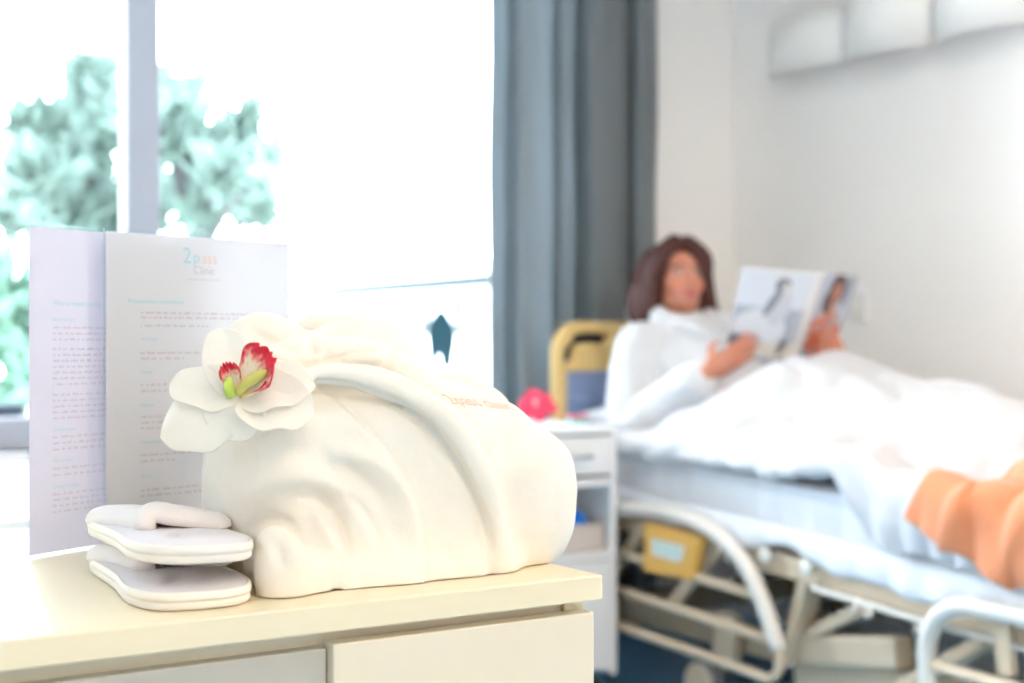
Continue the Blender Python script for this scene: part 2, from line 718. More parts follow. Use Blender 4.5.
bevel(MB().box((WX0 - .03, YW - .10, WZ0 - .025), (WX1 + .03, YW + .04, WZ0)).build('sill', NIGHT, win), .004)

# ceiling luminaires (they light the room)
LUM = mat('lamp_diffuser', (0.95, 0.93, 0.88), 0.5, emit=((1.0, 0.775, 0.55), CEILING_LAMP))
for i, (x, y, lab) in enumerate(((-0.4, -2.4, 'square ceiling light panel in the corner of the ceiling far behind the chest'),
                                 (1.9, -2.4, 'square ceiling light panel in the ceiling far from the foot of the bed'),
                                 (0.6, -1.3, 'square ceiling light panel in the ceiling between chest and entrance wall'),
                                 (2.3, 0.3, 'square ceiling light panel in the ceiling near the foot of the bed'),
                                 (2.1, 1.9, 'smaller square ceiling light panel in the ceiling beside the bed'))):
    t = thing('ceiling_light', lab, 'ceiling light', (x, y, ZC), 'square ceiling panels')
    f = MB()
    h_ = .31 if i < 4 else .21
    g_ = h_ - .03
    for lo, hi in (((-h_, -h_), (h_, -g_)), ((-h_, g_), (h_, h_)), ((-h_, -g_), (-g_, g_)), ((g_, -g_), (h_, g_))):
        f.box((x + lo[0], y + lo[1], ZC - .02), (x + hi[0], y + hi[1], ZC + .0))
    bevel(f.build('frame', NIGHT, t), .003)
    MB().box((x - g_, y - g_, ZC - .012), (x + g_, y + g_, ZC - .002)).build('diffuser', LUM, t)

# ================================================================== CURTAIN
cpx = [(490, .00), (494, .04), (503, .085), (510, .03), (522, -.05), (536, -.03), (545, .03), (551, .055), (560, .0), (568, .03), (574, .09),
       (580, .04), (594, -.04), (610, -.03), (622, .03), (628, .08), (634, .03), (644, .0), (651, .03), (655, .06)]
cp = []
for px_, off in cpx:
    Y = YW - .13 + off
    cp.append((onY(px_, 0, Y)[0], Y))
cp = spline(cp, 150)
zz = np.linspace(0.03, ZC - .06, 30)
V = []
for i, (x, y) in enumerate(cp):
    for z in zz:
        g = (z / ZC)
        sway = .012 * math.sin(3.1 * z + i * .05) * (1 - g)
        V.append((x + sway * .6, YW - .13 + (y - YW + .13) * (0.8 + .2 * (1 - g)) + .004 * math.sin(9 * z + i * .3), z))
ct = thing('curtain', 'grey blue floor-length curtain hanging at the right side of the window', 'curtain', (2.8, YW - .1, 0.03))
solid(link_mesh('fabric', V, grid_faces(len(cp), len(zz)), CURT, ct), .003, 0)
bevel(MB().box((-1.0, YW - .125, ZC - .05), (3.3, YW - .085, ZC)).build('curtain_track', NIGHT, ct), .003)

# ================================================================== WALL LAMPS
zl = 0.0
for i, (p0, p1, lab) in enumerate(((766, 840, 'white curved wall lamp shade nearest the curtain, smallest of the row'),
                                   (841, 929, 'white curved wall lamp shade in the middle of the row above the bed'),
                                   (930, 1036, 'white curved wall lamp shade furthest along the bed, cut by the frame edge'))):
    A, B = onX(p0, 76, XR - .07), onX(p1, 60, XR - .07)
    z0 = 1.918 + (0 if i else .008)
    hh = .19 if i == 0 else .27
    t = thing('wall_lamp', lab, 'wall lamp', (XR, (A[1] + B[1]) / 2, z0), 'curved wall lamps above the bed')
    n = 18
    V = []
    for k in range(n + 1):
        u = k / n
        y = A[1] + (B[1] - A[1]) * u
        x = XR - .045 - (.05, .085, .085)[i] * math.sin(PI * u) ** .8
        for z in (z0, z0 + hh * .5, z0 + hh):
            V.append((x, y, z))
    solid(link_mesh('shade', V, grid_faces(n + 1, 3), LAMPSHADE, t), .004, 0)
    bk = MB()
    ym = (A[1] + B[1]) / 2
    bk.box((XR - .012, ym - .1, z0 + .03), (XR, ym + .1, z0 + hh - .03))
    bk.box((XR - .06, A[1] - .004, z0 + .04), (XR, A[1] - .016, z0 + hh - .04))
    bk.box((XR - .06, B[1] + .004, z0 + .04), (XR, B[1] + .016, z0 + hh - .04))
    bevel(bk.build('wall_bracket', NIGHT, t), .002)

p = onX(859, 307, XR)
t = thing('wall_socket', 'small white wall plate with socket on the wall behind the magazine', 'wall socket', p)
bevel(MB().box((p[0] - .012, p[1] - .04, p[2] - .05), (p[0], p[1] + .04, p[2] + .05)).build('plate', NIGHT, t), .004)
MB().lathe([(.02, -.0135), (.02, -.011)], (p[0], p[1], p[2]), 'x').build('socket_face', LABELW, t)

# ================================================================== OUTSIDE
GRD = mat('pale_paving', (0.75, 0.76, 0.74), 0.9, noise=0.05, nscale=2)
o = MB().box((-60, YW + 2.5, -3.4), (90, 110, -3.2)).build('ground_outside', GRD)
o['kind'] = 'structure'
LEAF = mat('tree_leaf', (0.135, 0.20, 0.175), 0.8, noise=0.5, nscale=3.0, trans=0.35)
LEAF_Y = mat('yellow_tree_leaf', (0.33, 0.25, 0.10), 0.7, noise=0.2, nscale=4.0, trans=0.3)
LEAF_G = mat('bush_leaf', (0.13, 0.24, 0.18), 0.7, noise=0.4, nscale=3.0, trans=0.35)
BARK = mat('tree_bark', (0.05, 0.055, 0.055), 0.9, noise=0.3, nscale=12)


def foliage(name, clumps, m, parent, n_per, leaf):
    V, F = [], []
    for c, r in clumps:
        k = int(n_per * (r / 0.6) ** 2)
        d = rng.normal(size=(k, 3))
        d /= np.linalg.norm(d, axis=1)[:, None]
        pos = c + d * (r * rng.random((k, 1)) ** .45) * np.array([1, 1, .8])
        for q in pos:
            a = nrm(rng.normal(size=3) * .45 + (q - c) / r * .8 + np.array([0, 0, .6]))
            b = nrm(np.cross(a, rng.normal(size=3)))
            L = leaf * (0.6 + .8 * rng.random())
            i = len(V)
            V += [q - a * L * .5, q + b * L * .13, q + a * L * .5, q - b * L * .13]
            F.append((i, i + 1, i + 2, i + 3))
    return link_mesh(name, V, F, m, parent, False)


def tree(lab, depth, cl, root_px, m, extra=None, spread=1.2, n_per=620, leaf=.50):
    base = at(root_px, 341, depth)
    base[2] = -3.2
    t = thing('tree', lab, 'tree', base)
    clumps = []
    for x, y, r in cl:
        c = at(x, y, depth) + cv(0, rng.uniform(-spread, spread), 0)
        clumps.append((c, 1.02 * r / FPX * depth))
    tr = MB()
    top = max(c[0][2] for c in clumps)
    tr.tube(spline([base, base + np.array([.1, 0, 2.2]), np.array([base[0], base[1] + .2, top - .6])], 14), np.linspace(.24, .05, 14), 10)
    tr.build('trunk', BARK, t, True)
    br = MB()
    for c, r in clumps:
        z = max(base[2] + 1.0, c[2] - .9)
        st = np.array([base[0], base[1] + .1, z])
        br.tube(spline([st, (st + c) / 2 + np.array([0, 0, .15]), c], 7), np.linspace(.06, .015, 7), 6)
    br.build('branches', BARK, t, True)
    foliage('foliage', clumps, m, t, n_per, leaf)
    if extra:
        foliage('foliage', [(at(x, y, depth), r / FPX * depth) for x, y, r in extra], LEAF_Y, t, n_per, leaf)
    return t


tree('teal green tree with a yellow tuft, seen left of the window post', 14.0,
     [(88, 105, 30), (62, 105, 22), (40, 112, 18), (60, 140, 28), (95, 150, 34), (45, 170, 26), (75, 190, 34), (110, 195, 30), (40, 215, 26),
      (20, 215, 20), (85, 228, 34), (105, 88, 20), (128, 130, 28), (5, 205, 14), (120, 230, 30), (60, 250, 26), (104, 42, 11)], 100, LEAF,
     extra=[(105, 66, 12)])
tree('teal green tree outside the window to the right of the window post', 13.0,
     [(168, 75, 13), (172, 100, 20), (185, 128, 28), (165, 140, 26), (195, 152, 20), (168, 180, 22), (222, 158, 16), (240, 140, 17), (252, 122, 13), (258, 150, 17),
      (268, 172, 17), (235, 180, 22), (212, 190, 20), (250, 205, 18), (205, 212, 18), (276, 182, 10), (196, 175, 12), (158, 215, 14)], 195, LEAF)
bu = thing('bush', 'pale green bush outside behind the left edge of the standing sheets', 'bush', (*at(20, 341, 10)[:2], -3.2))
foliage('foliage', [(at(x, y, 10.0), r / FPX * 10.0) for x, y, r in ((10, 290, 34), (-15, 330, 34), (18, 350, 30), (45, 300, 34), (70, 340, 34), (-10, 270, 24), (0, 392, 20), (40, 380, 34))],
        LEAF_G, bu, 420, .34)
bm = MB()
for x in (5, 25, 45):
    bm.tube([at(25, 341, 10) * np.array([1, 1, 0]) + np.array([0, 0, -3.2]), at(x, 350, 10.0)], [.07, .02], 8)
bm.build('stem', BARK, bu, True)

BWALL = mat('white_render', (0.80, 0.83, 0.84), 0.8, noise=0.03, nscale=2)
BTRIM = mat('grey_blue_fascia', (0.036, 0.046, 0.050), 0.9, noise=0.05, spec=0.05)
BWIN = mat('building_window', (0.072, 0.078, 0.080), 0.9, noise=0.05, spec=0.05)
A, B = at(205, 341, 33.5), at(560, 341, 20.0)
d = nrm((B - A) * np.array([1, 1, 0]))
nb = np.array([d[1], -d[0], 0])                       # towards the room
if nb @ (-A) < 0:
    nb = -nb
L = np.linalg.norm((B - A)[:2])
bl = thing('neighbouring_building', 'long white flat-roofed building seen pale through the window', 'building', (A[0], A[1], -3.2))
z1 = 1.85
P = lambda s, w, z: np.array([A[0], A[1], 0]) + d * s + nb * w + np.array([0, 0, z])
mb = MB()
mb.poly([P(0, 0, -3.2), P(L, 0, -3.2), P(L, -8, -3.2), P(0, -8, -3.2)], z1 + 3.2, (0, 0, 1))
mb.build('wall', BWALL, bl)
mb = MB()
mb.poly([P(-.3, .35, z1), P(L + .3, .35, z1), P(L + .3, -8.3, z1), P(-.3, -8.3, z1)], .16, (0, 0, 1))
mb.build('roof', BTRIM, bl)
mb = MB()
mb.poly([P(2, -2.5, z1 + .16), P(9, -2.5, z1 + .16), P(9, -6, z1 + .16), P(2, -6, z1 + .16)], .55, (0, 0, 1))
mb.build('roof_hut', BWALL, bl)
s = 1.0
while s < L - .8:
    mb = MB()
    mb.poly([P(s, .002, 1.10), P(s + .30, .002, 1.10), P(s + .30, .002, 1.68), P(s, .002, 1.68)], .04, nb)
    mb.build('window', BWIN, bl)
    s += 1.15

# ------------------------------------------------------------------ bird-shaped sticker on the pane
BIRD = mat('teal_sticker', (0.03, 0.12, 0.17), 0.6, noise=0.05)
yp = ya + .0285
out2 = [(440, 313), (446, 317), (451, 329), (452.5, 340), (451, 352), (449, 364), (443, 363), (440, 352), (437, 359), (433, 357), (431.5, 345), (431, 331), (434, 321)]
pts = [onY(441.5 + (x - 441.5) * 1.22, 339 + (y - 339) * 1.12, yp) for x, y in out2]
q = spline([(a[0], a[2]) for a in pts] + [(pts[0][0], pts[0][2])], 40)[:-1]
o = MB().poly([(a, yp, b) for a, b in q], .0015, (0, 1, 0)).build('bird_sticker', BIRD)
tag(o, 'dark teal bird-shaped sticker on the window pane above the robe', 'sticker')

# planter box on the outer ledge, half hidden by the sheets
pc = onY(17, 410, YW + .2)
t = thing('planter_box', 'dark blue planter box on the outer window ledge at the edge of the view', 'planter', (pc[0] - .3, YW + .2, WZ0))
NAVY = mat('navy_planter', (0.012, 0.030, 0.055), 0.5, noise=.05)
x0_, x1_, z_ = pc[0] - .60, pc[0], onY(10, 404, YW + .2)[2]
cb = MB()
cb.box((x0_, YW + .13, WZ0 + .002), (x1_, YW + .27, WZ0 + .012))
for lo, hi in (((x0_, YW + .13), (x1_, YW + .142)), ((x0_, YW + .258), (x1_, YW + .27)), ((x0_, YW + .142), (x0_ + .012, YW + .258)), ((x1_ - .012, YW + .142), (x1_, YW + .258))):
    cb.box((*lo, WZ0 + .012), (*hi, z_ - .012))
bevel(cb.build('body', NAVY, t), .004, 2)
cb = MB().tube([(x0_, YW + .13, z_ - .008), (x1_, YW + .13, z_ - .008), (x1_, YW + .27, z_ - .008), (x0_, YW + .27, z_ - .008)], .009, 8, closed=True)
cb.build('rim', NAVY, t)
MB().box((x0_ + .012, YW + .142, WZ0 + .012), (x1_ - .012, YW + .258, z_ - .03)).build('soil', mat('soil', (.05, .035, .025), .95, noise=.3), t)

# white table below the window
TW = mat('white_gloss_table', (0.88, 0.88, 0.88), 0.22, noise=.01, nscale=6)
t = thing('table', 'plain white table under the window, seen at the edge beside the standing sheets', 'table', (.15, 3.2, 0))
bevel(MB().box((-.70, 2.60, .655), (.95, 3.86, .685)).build('table_top', TW, t), .004)
for lo, hi in (((-.66, 2.63), (.91, 2.65)), ((-.66, 3.81), (.91, 3.83)), ((-.66, 2.65), (-.64, 3.81)), ((.89, 2.65), (.91, 3.81))):
    MB().box((*lo, .50), (*hi, .655)).build('apron', TW, t)
for x in (-.66, .87):
    for y in (2.63, 3.79):
        bevel(MB().box((x, y, 0), (x + .04, y + .04, .50)).build('leg', TW, t), .003)

# ================================================================== CHEST OF DRAWERS
ZT = H - .196
TX1, TY0 = 0.706, 0.966
TX0, TY1 = -0.31, 1.53
t = chest = thing('chest_of_drawers', 'cream white chest of drawers in the foreground carrying the folded robe', 'chest of drawers', (.2, 1.25, 0))
th = .021
bevel(MB().box((TX0, TY0, ZT - th), (TX1, TY1, ZT)).build('top_board', WHITE_LAM, t), .0015)
bevel(MB().box((TX1 - .024, TY0 + .022, .06), (TX1 - .004, TY1 - .01, ZT - th)).build('side_panel', WHITE_LAM, t), .001)
bevel(MB().box((TX0 + .004, TY0 + .022, .06), (TX0 + .024, TY1 - .01, ZT - th)).build('side_panel', WHITE_LAM, t), .001)
bevel(MB().box((TX0 + .024, TY1 - .022, .06), (TX1 - .024, TY1 - .012, ZT - th)).build('back_panel', WHITE_LAM, t), .001)
bevel(MB().box((TX0 + .03, TY0 + .05, 0), (TX1 - .03, TY1 - .03, .06)).build('plinth', SHADED_LAM, t), .001)
xs = onY(327, 660, TY0 + .014)[0]
zf = ZT - th - .010


def front(x0, x1, z0, z1, y, m):
    return bevel(MB().box((x0, y, z0), (x1, y + .018, z1)).build('drawer_front', m, t), .0015)


bevel(MB().box((TX0 + .024, TY0 + .026, ZT - th - .05), (TX1 - .024, TY0 + .04, ZT - th)).build('gap_filler', FRONT_LAM, t), .001)  # filler added behind the gap so that it looks grey instead of black
hz = [zf, zf - .22, zf - .44, .065]
for k in range(3):
    f = front(xs + .0006, TX1 - .006, hz[k + 1] + .004, hz[k], TY0 + .004, FRONT_LAM)
    g = front(TX0 + .006, xs - .0006, hz[k + 1] + .004, hz[k] - .004, TY0 + .013, SHADED_LAM)
    for q_, a, b, y in ((f, xs, TX1, TY0 + .004), (g, TX0, xs, TY0 + .013)):
        zc, xc = (hz[k] + hz[k + 1]) / 2, (a + b) / 2
        h_ = MB().tube([(xc - .05, y, zc), (xc - .05, y - .022, zc), (xc + .05, y - .022, zc), (xc + .05, y, zc)], .005, 10).build('handle', CHROME, q_, True)
MB().box((xs - .009, TY0 + .03, .065), (xs + .009, TY1 - .03, ZT - th)).build('divider', SHADED_LAM, t)


# ================================================================== INFORMATION SHEETS
def sheet(label, bl, br, h_, paper, content):
    bl, br = np.array(bl), np.array(br)
    u = nrm(br - bl)
    w_ = np.linalg.norm(br - bl)
    nf = nrm(np.cross(u, (0, 0, 1)))           # towards the reader
    t = thing('information_sheet', label, 'printed sheet', (*(bl + br)[:2] / 2, ZT), 'laminated information sheets')
    q = lambda a, v, o=0.0: bl + u * a + np.array([0, 0, h_ - v]) + nf * o      # v measured from the top
    m = MB()
    e = .0025
    m.poly([q(e, h_ - e), q(w_ - e, h_ - e), q(w_ - e, e), q(e, e)], .0004, -nf)
    m.build('paper', paper, t)
    m = MB()
    m.poly([q(0, h_, .0006), q(w_, h_, .0006), q(w_, 0, .0006), q(0, 0, .0006)], .0016, -nf)
    m.build('laminate_pouch', LAMINATE, t)
    ink = MB()
    lg = MB()

    def put(dst, body, size, a, v, mi, align='LEFT'):
        V, F = text_mesh(body, size, align)
        dst.add([q(a + x, v - y, .00085) for x, y, z in V], F, mi)

    def greek(a, v, length, hgt=.0016, mi=1):
        x = a
        while x < a + length:
            L_ = rng.uniform(.003, .011)
            L_ = min(L_, a + length - x)
            nl = max(1, int(L_ / .0016))
            for j in range(nl):                # letter-like strokes
                xa = x + j * .0016
                up = rng.choice([0, .0006, -.0004])
                ink.add([q(xa, v, .00085), q(xa + .0012, v, .00085), q(xa + .0012, v - hgt - up, .00085), q(xa, v - hgt - up, .00085)], [(0, 1, 2, 3)], mi)
            x += L_ + .0016
    content(put, greek, ink, lg)
    ink.build('printed_text', [INK_TEAL, INK_GREY], t)
    if lg.V:
        lg.build('logo', [INK_TEAL, INK_GREY, INK_ROSE], t)
    return t


def left_page(put, greek, ink, lg):
    greek_l = lambda a, v, n_: greek(a, v + .006, n_)
    ink_l = ink
    put0 = put
    put = lambda d_, t_, z_, a, v, m_: put0(d_, t_, z_, a, v + .006, m_)
    put(ink_l, 'What to expect during', .0062, .029, .0675, 0)
    put(ink_l, 'Before surgery', .0045, .029, .082, 0)
    for v in (.089, .0945, .100):
        greek_l(.029, v, .155)
    for k in range(7):
        greek_l(.029, .109 + k * .0054, .15)
    for k in range(5):
        greek_l(.029, .151 + k * .0054, .14)
    put(ink_l, 'During surgery', .0045, .029, .1835, 0)
    for k in range(3):
        greek_l(.029, .190 + k * .0056, .15)
    put(ink_l, 'After surgery', .0045, .029, .212, 0)
    for k in range(2):
        greek_l(.029, .219 + k * .006, .14)
    put(ink_l, 'Leaving the clinic', .0045, .029, .236, 0)
    for k in range(4):
        greek_l(.029, .2425 + k * .0054, .15)
    greek_l(.075, .285, .06)


def right_page(put, greek, ink, lg):
    put(lg, '2', .0225, .088, .0290, 0)
    put(lg, 'p', .0175, .1005, .0285, 0)
    put(lg, 'ass', .0165, .1105, .0285, 2)
    put(lg, 'Clinic', .0115, .101, .0395, 1)
    x = .094
    while x < .134:
        lg.add([np.array(p_) for p_ in LOGOQ(x)], [(0, 1, 2, 3)], 1)
        x += .0016
    put(ink, 'Preoperative instructions', .0062, .026, .070, 0)
    greek(.040, .080, .135)
    greek(.040, .0845, .130)
    greek(.040, .0925, .080)
    put(ink, 'Medication', .0045, .040, .106, 0)
    greek(.040, .119, .115)
    greek(.040, .1245, .05)
    put(ink, 'Fasting', .0045, .040, .138, 0)
    greek(.040, .150, .12)
    greek(.040, .156, .10)
    put(ink, 'Hygiene', .0045, .040, .170, 0)
    for v in (.181, .1865, .192):
        greek(.040, v, .12)
    put(ink, 'Preparations', .0045, .040, .206, 0)
    greek(.040, .218, .125)
    greek(.040, .224, .04)
    put(ink, 'Arrival', .0045, .040, .239, 0)
    greek(.040, .252, .13)
    greek(.040, .2575, .12)
    greek(.040, .283, .06)


la = onZ(27, 559, ZT)
ld = cv(.506, .862, 0)
sheet('laminated sheet standing behind, mostly covered by the front sheet', la, la + ld * .216, .303, PAPER_A, left_page)
ra = at(104, 341, 1.345)
ra[2] = ZT
rb = at(287, 341, 1.51)
rb[2] = ZT
_u = nrm(rb - ra)
_nf = nrm(np.cross(_u, (0, 0, 1)))
LOGOQ = lambda x: [ra + _u * (x + a) + np.array([0, 0, .303 - .0455 + b]) + _nf * .00085 for a, b in ((0, 0), (.0011, 0), (.0011, .0009), (0, .0009))]
sheet('laminated sheet with teal clinic logo, standing in front behind the robe', ra, ra + _u * .226, .303, PAPER_B, right_page)


# ================================================================== SLIPPERS
def slipper_outline(n=48):
    """toe at +y, heel at -y, closed outline (length .255)"""
    pts = [(0, -.1275), (.026, -.1235), (.043, -.106), (.050, -.072), (.047, -.02), (.049, .045), (.051, .085), (.041, .115), (.015, .1275),
           (-.015, .126), (-.041, .110), (-.050, .08), (-.048, .03), (-.046, -.02), (-.049, -.072), (-.042, -.106), (-.026, -.1235), (0, -.1275)]
    return spline(pts, n + 1)[:-1] * np.array([.94, 1.0])


def make_slipper(label):
    t = thing('slipper', label, 'slipper', (0, 0, 0), 'white towelling slippers')
    ol = slipper_outline()
    n = len(ol)
    rings = [(0.97, 0), (1.0, .0015), (1.0, .0055), (.99, .0065), (1.015, .0068), (1.022, .0092), (1.012, .0125), (.985, .0135), (.96, .0125), (.94, .0092)]
    V = [(x * s_, y * (1 + (s_ - 1) * .45), z) for s_, z in rings for x, y in ol]
    F = []
    for i in range(len(rings) - 1):
        for k in range(n):
            F.append((i * n + k, i * n + (k + 1) % n, (i + 1) * n + (k + 1) % n, (i + 1) * n + k))
    F.append(tuple(range(n - 1, -1, -1)))
    F.append(tuple((len(rings) - 1) * n + k for k in range(n)))
    link_mesh('sole', V, F, SLIP_SOLE, t)
    # padded insole with a small crease by the heel
    V, F = [], []
    rr = np.linspace(1.0, 0.0, 19)
    for r in rr:
        for x, y in ol:
            X, Y = x * .955 * r, y * .975 * r
            z = .0128 + .0016 * (1 - r ** 4)
            z -= .0032 * math.exp(-(((X + .006 - .35 * (Y + .06)) / .005) ** 2) - ((Y + .06) / .028) ** 2)
            V.append((X, Y, z))
    for i in range(18):
        for k in range(n):
            F.append((i * n + k, i * n + (k + 1) % n, (i + 1) * n + (k + 1) % n, (i + 1) * n + k))
    link_mesh('insole', V, F, SLIP_IN, t)
    # toe band: soft padded arch sewn in at both sides, slumped to one side
    nu, nv = 29, 11
    V = []

    def arch(th_, y, k):
        hw = np.interp(y, [-.02, .045, .085], [.0423, .0451, .047])
        c_ = math.cos(th_)
        x = -hw * (c_ * (.46 + .54 * k) if c_ > 0 else c_)
        z = .0095 + (.0115 - .003 * k) * math.sin(th_) ** .5 * (1 + .55 * c_)
        return x, z
    for i in range(nu):
        th_ = PI * i / (nu - 1)
        for j in range(nv):
            k = j / (nv - 1)
            y = -.012 + .092 * k
            x, z = arch(th_, y, k)
            V.append((x, y, z + .0018 * math.sin(PI * k)))
    o = link_mesh('toe_band', V, grid_faces(nu, nv), SLIP, t)
    solid(o, .006, 1)
    subsurf(o, 1)
    rim = MB()
    path = []
    for i in range(25):
        x, z = arch(PI * i / 24, -.012, 0)
        path.append((x, -.012, z + .004))
    rim.tube(path, .0088, 12)
    rim.build('band_piping', SLIP, t, True)
    return t


def copy_tree(o, parent=None):
    c = o.copy()
    COL.objects.link(c)
    if parent is not None:
        c.parent = parent
    for ch in list(o.children):
        copy_tree(ch, c)
    return c


sl1 = make_slipper('white slipper lying flat on the chest, underneath the other slipper')
sl2 = copy_tree(sl1)
sl2['label'] = 'white slipper lying on top of the other, next to the robe'
sl1.location = (.382, 1.121, ZT + .0006)
sl1.rotation_euler = (0, 0, math.radians(-7))
sl2.location = (.383, 1.124, ZT + .0315)
sl2.rotation_euler = (math.radians(-.8), math.radians(1.5), math.radians(-6))

# ================================================================== FOLDED BATHROBE
RX, RY = .44, 1.025


def rl(a, b, c):
    return (RX + a, RY + b, ZT + c)


def rf(px, py, b=0.0):
    """point of the robe's front, b metres behind its front plane"""
    p_ = onY(px, py, RY + b)
    return p_


def zrot(deg):
    c_, s_ = math.cos(math.radians(deg)), math.sin(math.radians(deg))
    return np.array([[c_, s_, 0], [-s_, c_, 0], [0, 0, 1]])


S = SDF(rl(-.06, -.05, -.02), rl(.34, .36, .26), .0027)
# folded block: left end slants back, right end falls off in a lobe
S.rbox(rl(.085, .140, .045), (.072, .132, .118), .045, zrot(-9), k=.02)
S.rbox(rl(.130, .135, .045), (.095, .135, .116), .05, k=.02)
S.ell(rl(.186, .090, .040), (.085, .090, .082), k=.02, pw=2.5)
S.ell(at(520, 505, 1.29), (.042, .06, .056), k=.03, pw=2.2)
S.ell(at(516, 464, 1.28), (.034, .055, .038), k=.03)
S.ell(at(452, 418, 1.36), (.060, .06, .038), k=.02)
S.ell(rl(.02, .05, .115), (.04, .05, .045), k=.03)
S.ell(rl(.022, .12, .07), (.030, .07, .06), k=.03)
# top layers under the collar
S.chain([rf(272, 362, .03), rf(310, 358, .035), rf(355, 358, .04), rf(400, 374, .04), rf(440, 398, .035)], [.013, .018, .018, .016, .012], k=.014, n=20)
band = [rf(296, 379, .008), rf(325, 375, .006), rf(360, 377, .002), rf(400, 389, -.002), rf(435, 411, -.005), rf(462, 442, -.007), rf(482, 480, -.008), rf(496, 522, -.006), rf(503, 566, .0)]
S.chain(band, [.007, .0095, .011, .0115, .0115, .0115, .011, .010, .009], k=.007, n=30)
# gathered collar on top
S.chain([at(236, 345, 1.20), at(252, 334, 1.215), at(275, 337, 1.22), at(300, 352, 1.22)], [.010, .015, .017, .012], k=.010, n=14)
S.chain([at(250, 334, 1.26), at(275, 333, 1.27), at(303, 345, 1.27)], [.011, .014, .013], k=.010, n=10)
S.ell(at(268, 360, 1.23), (.04, .045, .028), k=.02)
S.ell(at(350, 368, 1.27), (.062, .06, .033), k=.02)
for fan in ([at(314, 352, 1.23), at(326, 338, 1.26), at(345, 329, 1.28), at(360, 331, 1.29)],
            [at(316, 356, 1.225), at(338, 342, 1.24), at(366, 332, 1.26), at(386, 338, 1.28)],
            [at(320, 362, 1.22), at(350, 353, 1.23), at(382, 346, 1.25), at(402, 358, 1.27), at(408, 374, 1.28)],
            [at(345, 368, 1.215), at(372, 362, 1.22), at(392, 368, 1.235), at(402, 382, 1.25)]):
    S.chain(fan, np.interp(np.arange(len(fan)), [0, 1.2, len(fan) - 1], [.007, .014, .015]), k=.006, n=16)
S.chain([at(292, 338, 1.31), at(312, 331, 1.31), at(335, 328, 1.31)], [.010, .014, .014], k=.010, n=10)
S.chain([at(400, 384, 1.30), at(425, 388, 1.32), at(455, 389, 1.33), at(478, 397, 1.33)], [.014, .016, .017, .014], k=.014, n=12)
S.ell(at(490, 424, 1.26), (.028, .035, .020), k=.02)
# lower left corner roll
S.chain([rf(272, 546, .012), rf(277, 545, .002), rf(282, 566, -.002), rf(284, 590, -.002)], [.010, .016, .021, .020], k=.010, n=14)
S.chain([rf(284, 570, .03), rf(283, 575, .09), rf(283, 570, .15)], [.020, .020, .018], k=.02, n=10)
# hem bulges along the front edge
S.chain([rf(305, 580, .012), rf(322, 586, .010), rf(335, 588, .014)], [.020, .020, .014], k=.02, n=8)
S.chain([rf(345, 588, .012), rf(385, 583, .008), rf(420, 580, .010)], [.016, .020, .016], k=.02, n=10)
S.chain([rf(430, 580, .010), rf(465, 572, .008), rf(498, 566, .010)], [.016, .020, .014], k=.02, n=10)
P_, F_ = S.mesh(2)
N_ = vnormals(P_, F_)
# cloth folds, sculpted along the surface normals of the side that faces the reader
dep = P_[:, 0] * FW[0] + P_[:, 1] * FW[1]
A2 = np.stack([512 + FPX * (P_[:, 0] * RT[0] + P_[:, 1] * RT[1]) / dep, 341.5 - FPX * (P_[:, 2] - H) / dep], 1)
vdir = P_ - np.array([0, 0, H])
vdir /= np.linalg.norm(vdir, axis=1)[:, None]
front_w = np.clip(-(N_ * vdir).sum(1), 0, 1) ** .5
MPX = 1.17 / FPX                                     # metres per unit of the sketch the folds were measured on
disp = np.zeros(len(P_))


def fold(pts, amp, w, n=24, taper=True):
    d_, s_, u_ = poly_dist(A2, spline(pts, n))
    tp = np.sin(np.clip(u_, 0, 1) * PI) ** .5 if taper else 1.0
    return amp * np.exp(-(d_ * MPX / w) ** 2) * tp


def layer(pts, rise, w, fade):
    """edge of a cloth layer: one side of the line lies higher, with a crease at the line"""
    d_, s_, u_ = poly_dist(A2, spline(pts, 40))
    d_ = d_ * MPX
    up = rise * np.exp(-np.maximum(d_ - w * .5, 0) / fade) * np.clip(d_ / (w * .6), 0, 1)
    return np.where(s_ > 0, up, 0) - rise * .6 * np.exp(-(d_ / (w * .7)) ** 2)


seam = [(318, 383), (340, 402), (362, 424), (388, 456), (409, 490), (421, 536), (426, 590)]
disp += layer(seam, .0040, .0034, .018)
# shadow line below the band
disp += fold([(298, 389), (330, 387), (362, 391), (400, 405), (432, 430), (456, 462), (474, 500), (487, 540), (493, 578)], -.0056, .0042, taper=False)
disp += fold([(296, 366), (340, 363), (382, 370), (425, 395)], -.0042, .0032)
# drapes of the front
disp += fold([(322, 452), (352, 454), (380, 466), (403, 496), (414, 545)], .0060, .0080)
disp += fold([(325, 466), (352, 472), (376, 494), (394, 540)], -.0050, .0065)
disp += fold([(236, 500), (262, 484), (300, 476), (330, 482), (356, 504), (382, 548)], .0075, .0090)
disp += fold([(300, 494), (322, 500), (338, 524), (348, 560)], -.0085, .0058)
disp += fold([(345, 492), (366, 514), (382, 545)], -.0060, .0052)
disp += fold([(318, 510), (330, 540), (338, 575)], .0055, .0080)
disp += fold([(250, 532), (266, 521), (288, 526), (303, 552)], -.0060, .0052)
disp += fold([(258, 545), (272, 534), (290, 542), (300, 566)], .0055, .0062)
disp += fold([(278, 545), (282, 568)], -.0045, .0040)
disp += fold([(338, 560), (337, 596)], -.0070, .0050, taper=False)
disp += fold([(300, 430), (330, 418), (356, 430)], .0032, .012)
disp += fold([(268, 440), (300, 452), (330, 446)], -.0030, .011)
disp += fold([(238, 445), (246, 480), (240, 520)], -.0045, .009)
disp += fold([(205, 440), (214, 480), (222, 520)], .0040, .010)
disp += fold([(440, 440), (456, 490), (464, 545)], .0026, .013)
disp += fold([(516, 440), (530, 480), (532, 540)], .0022, .014)
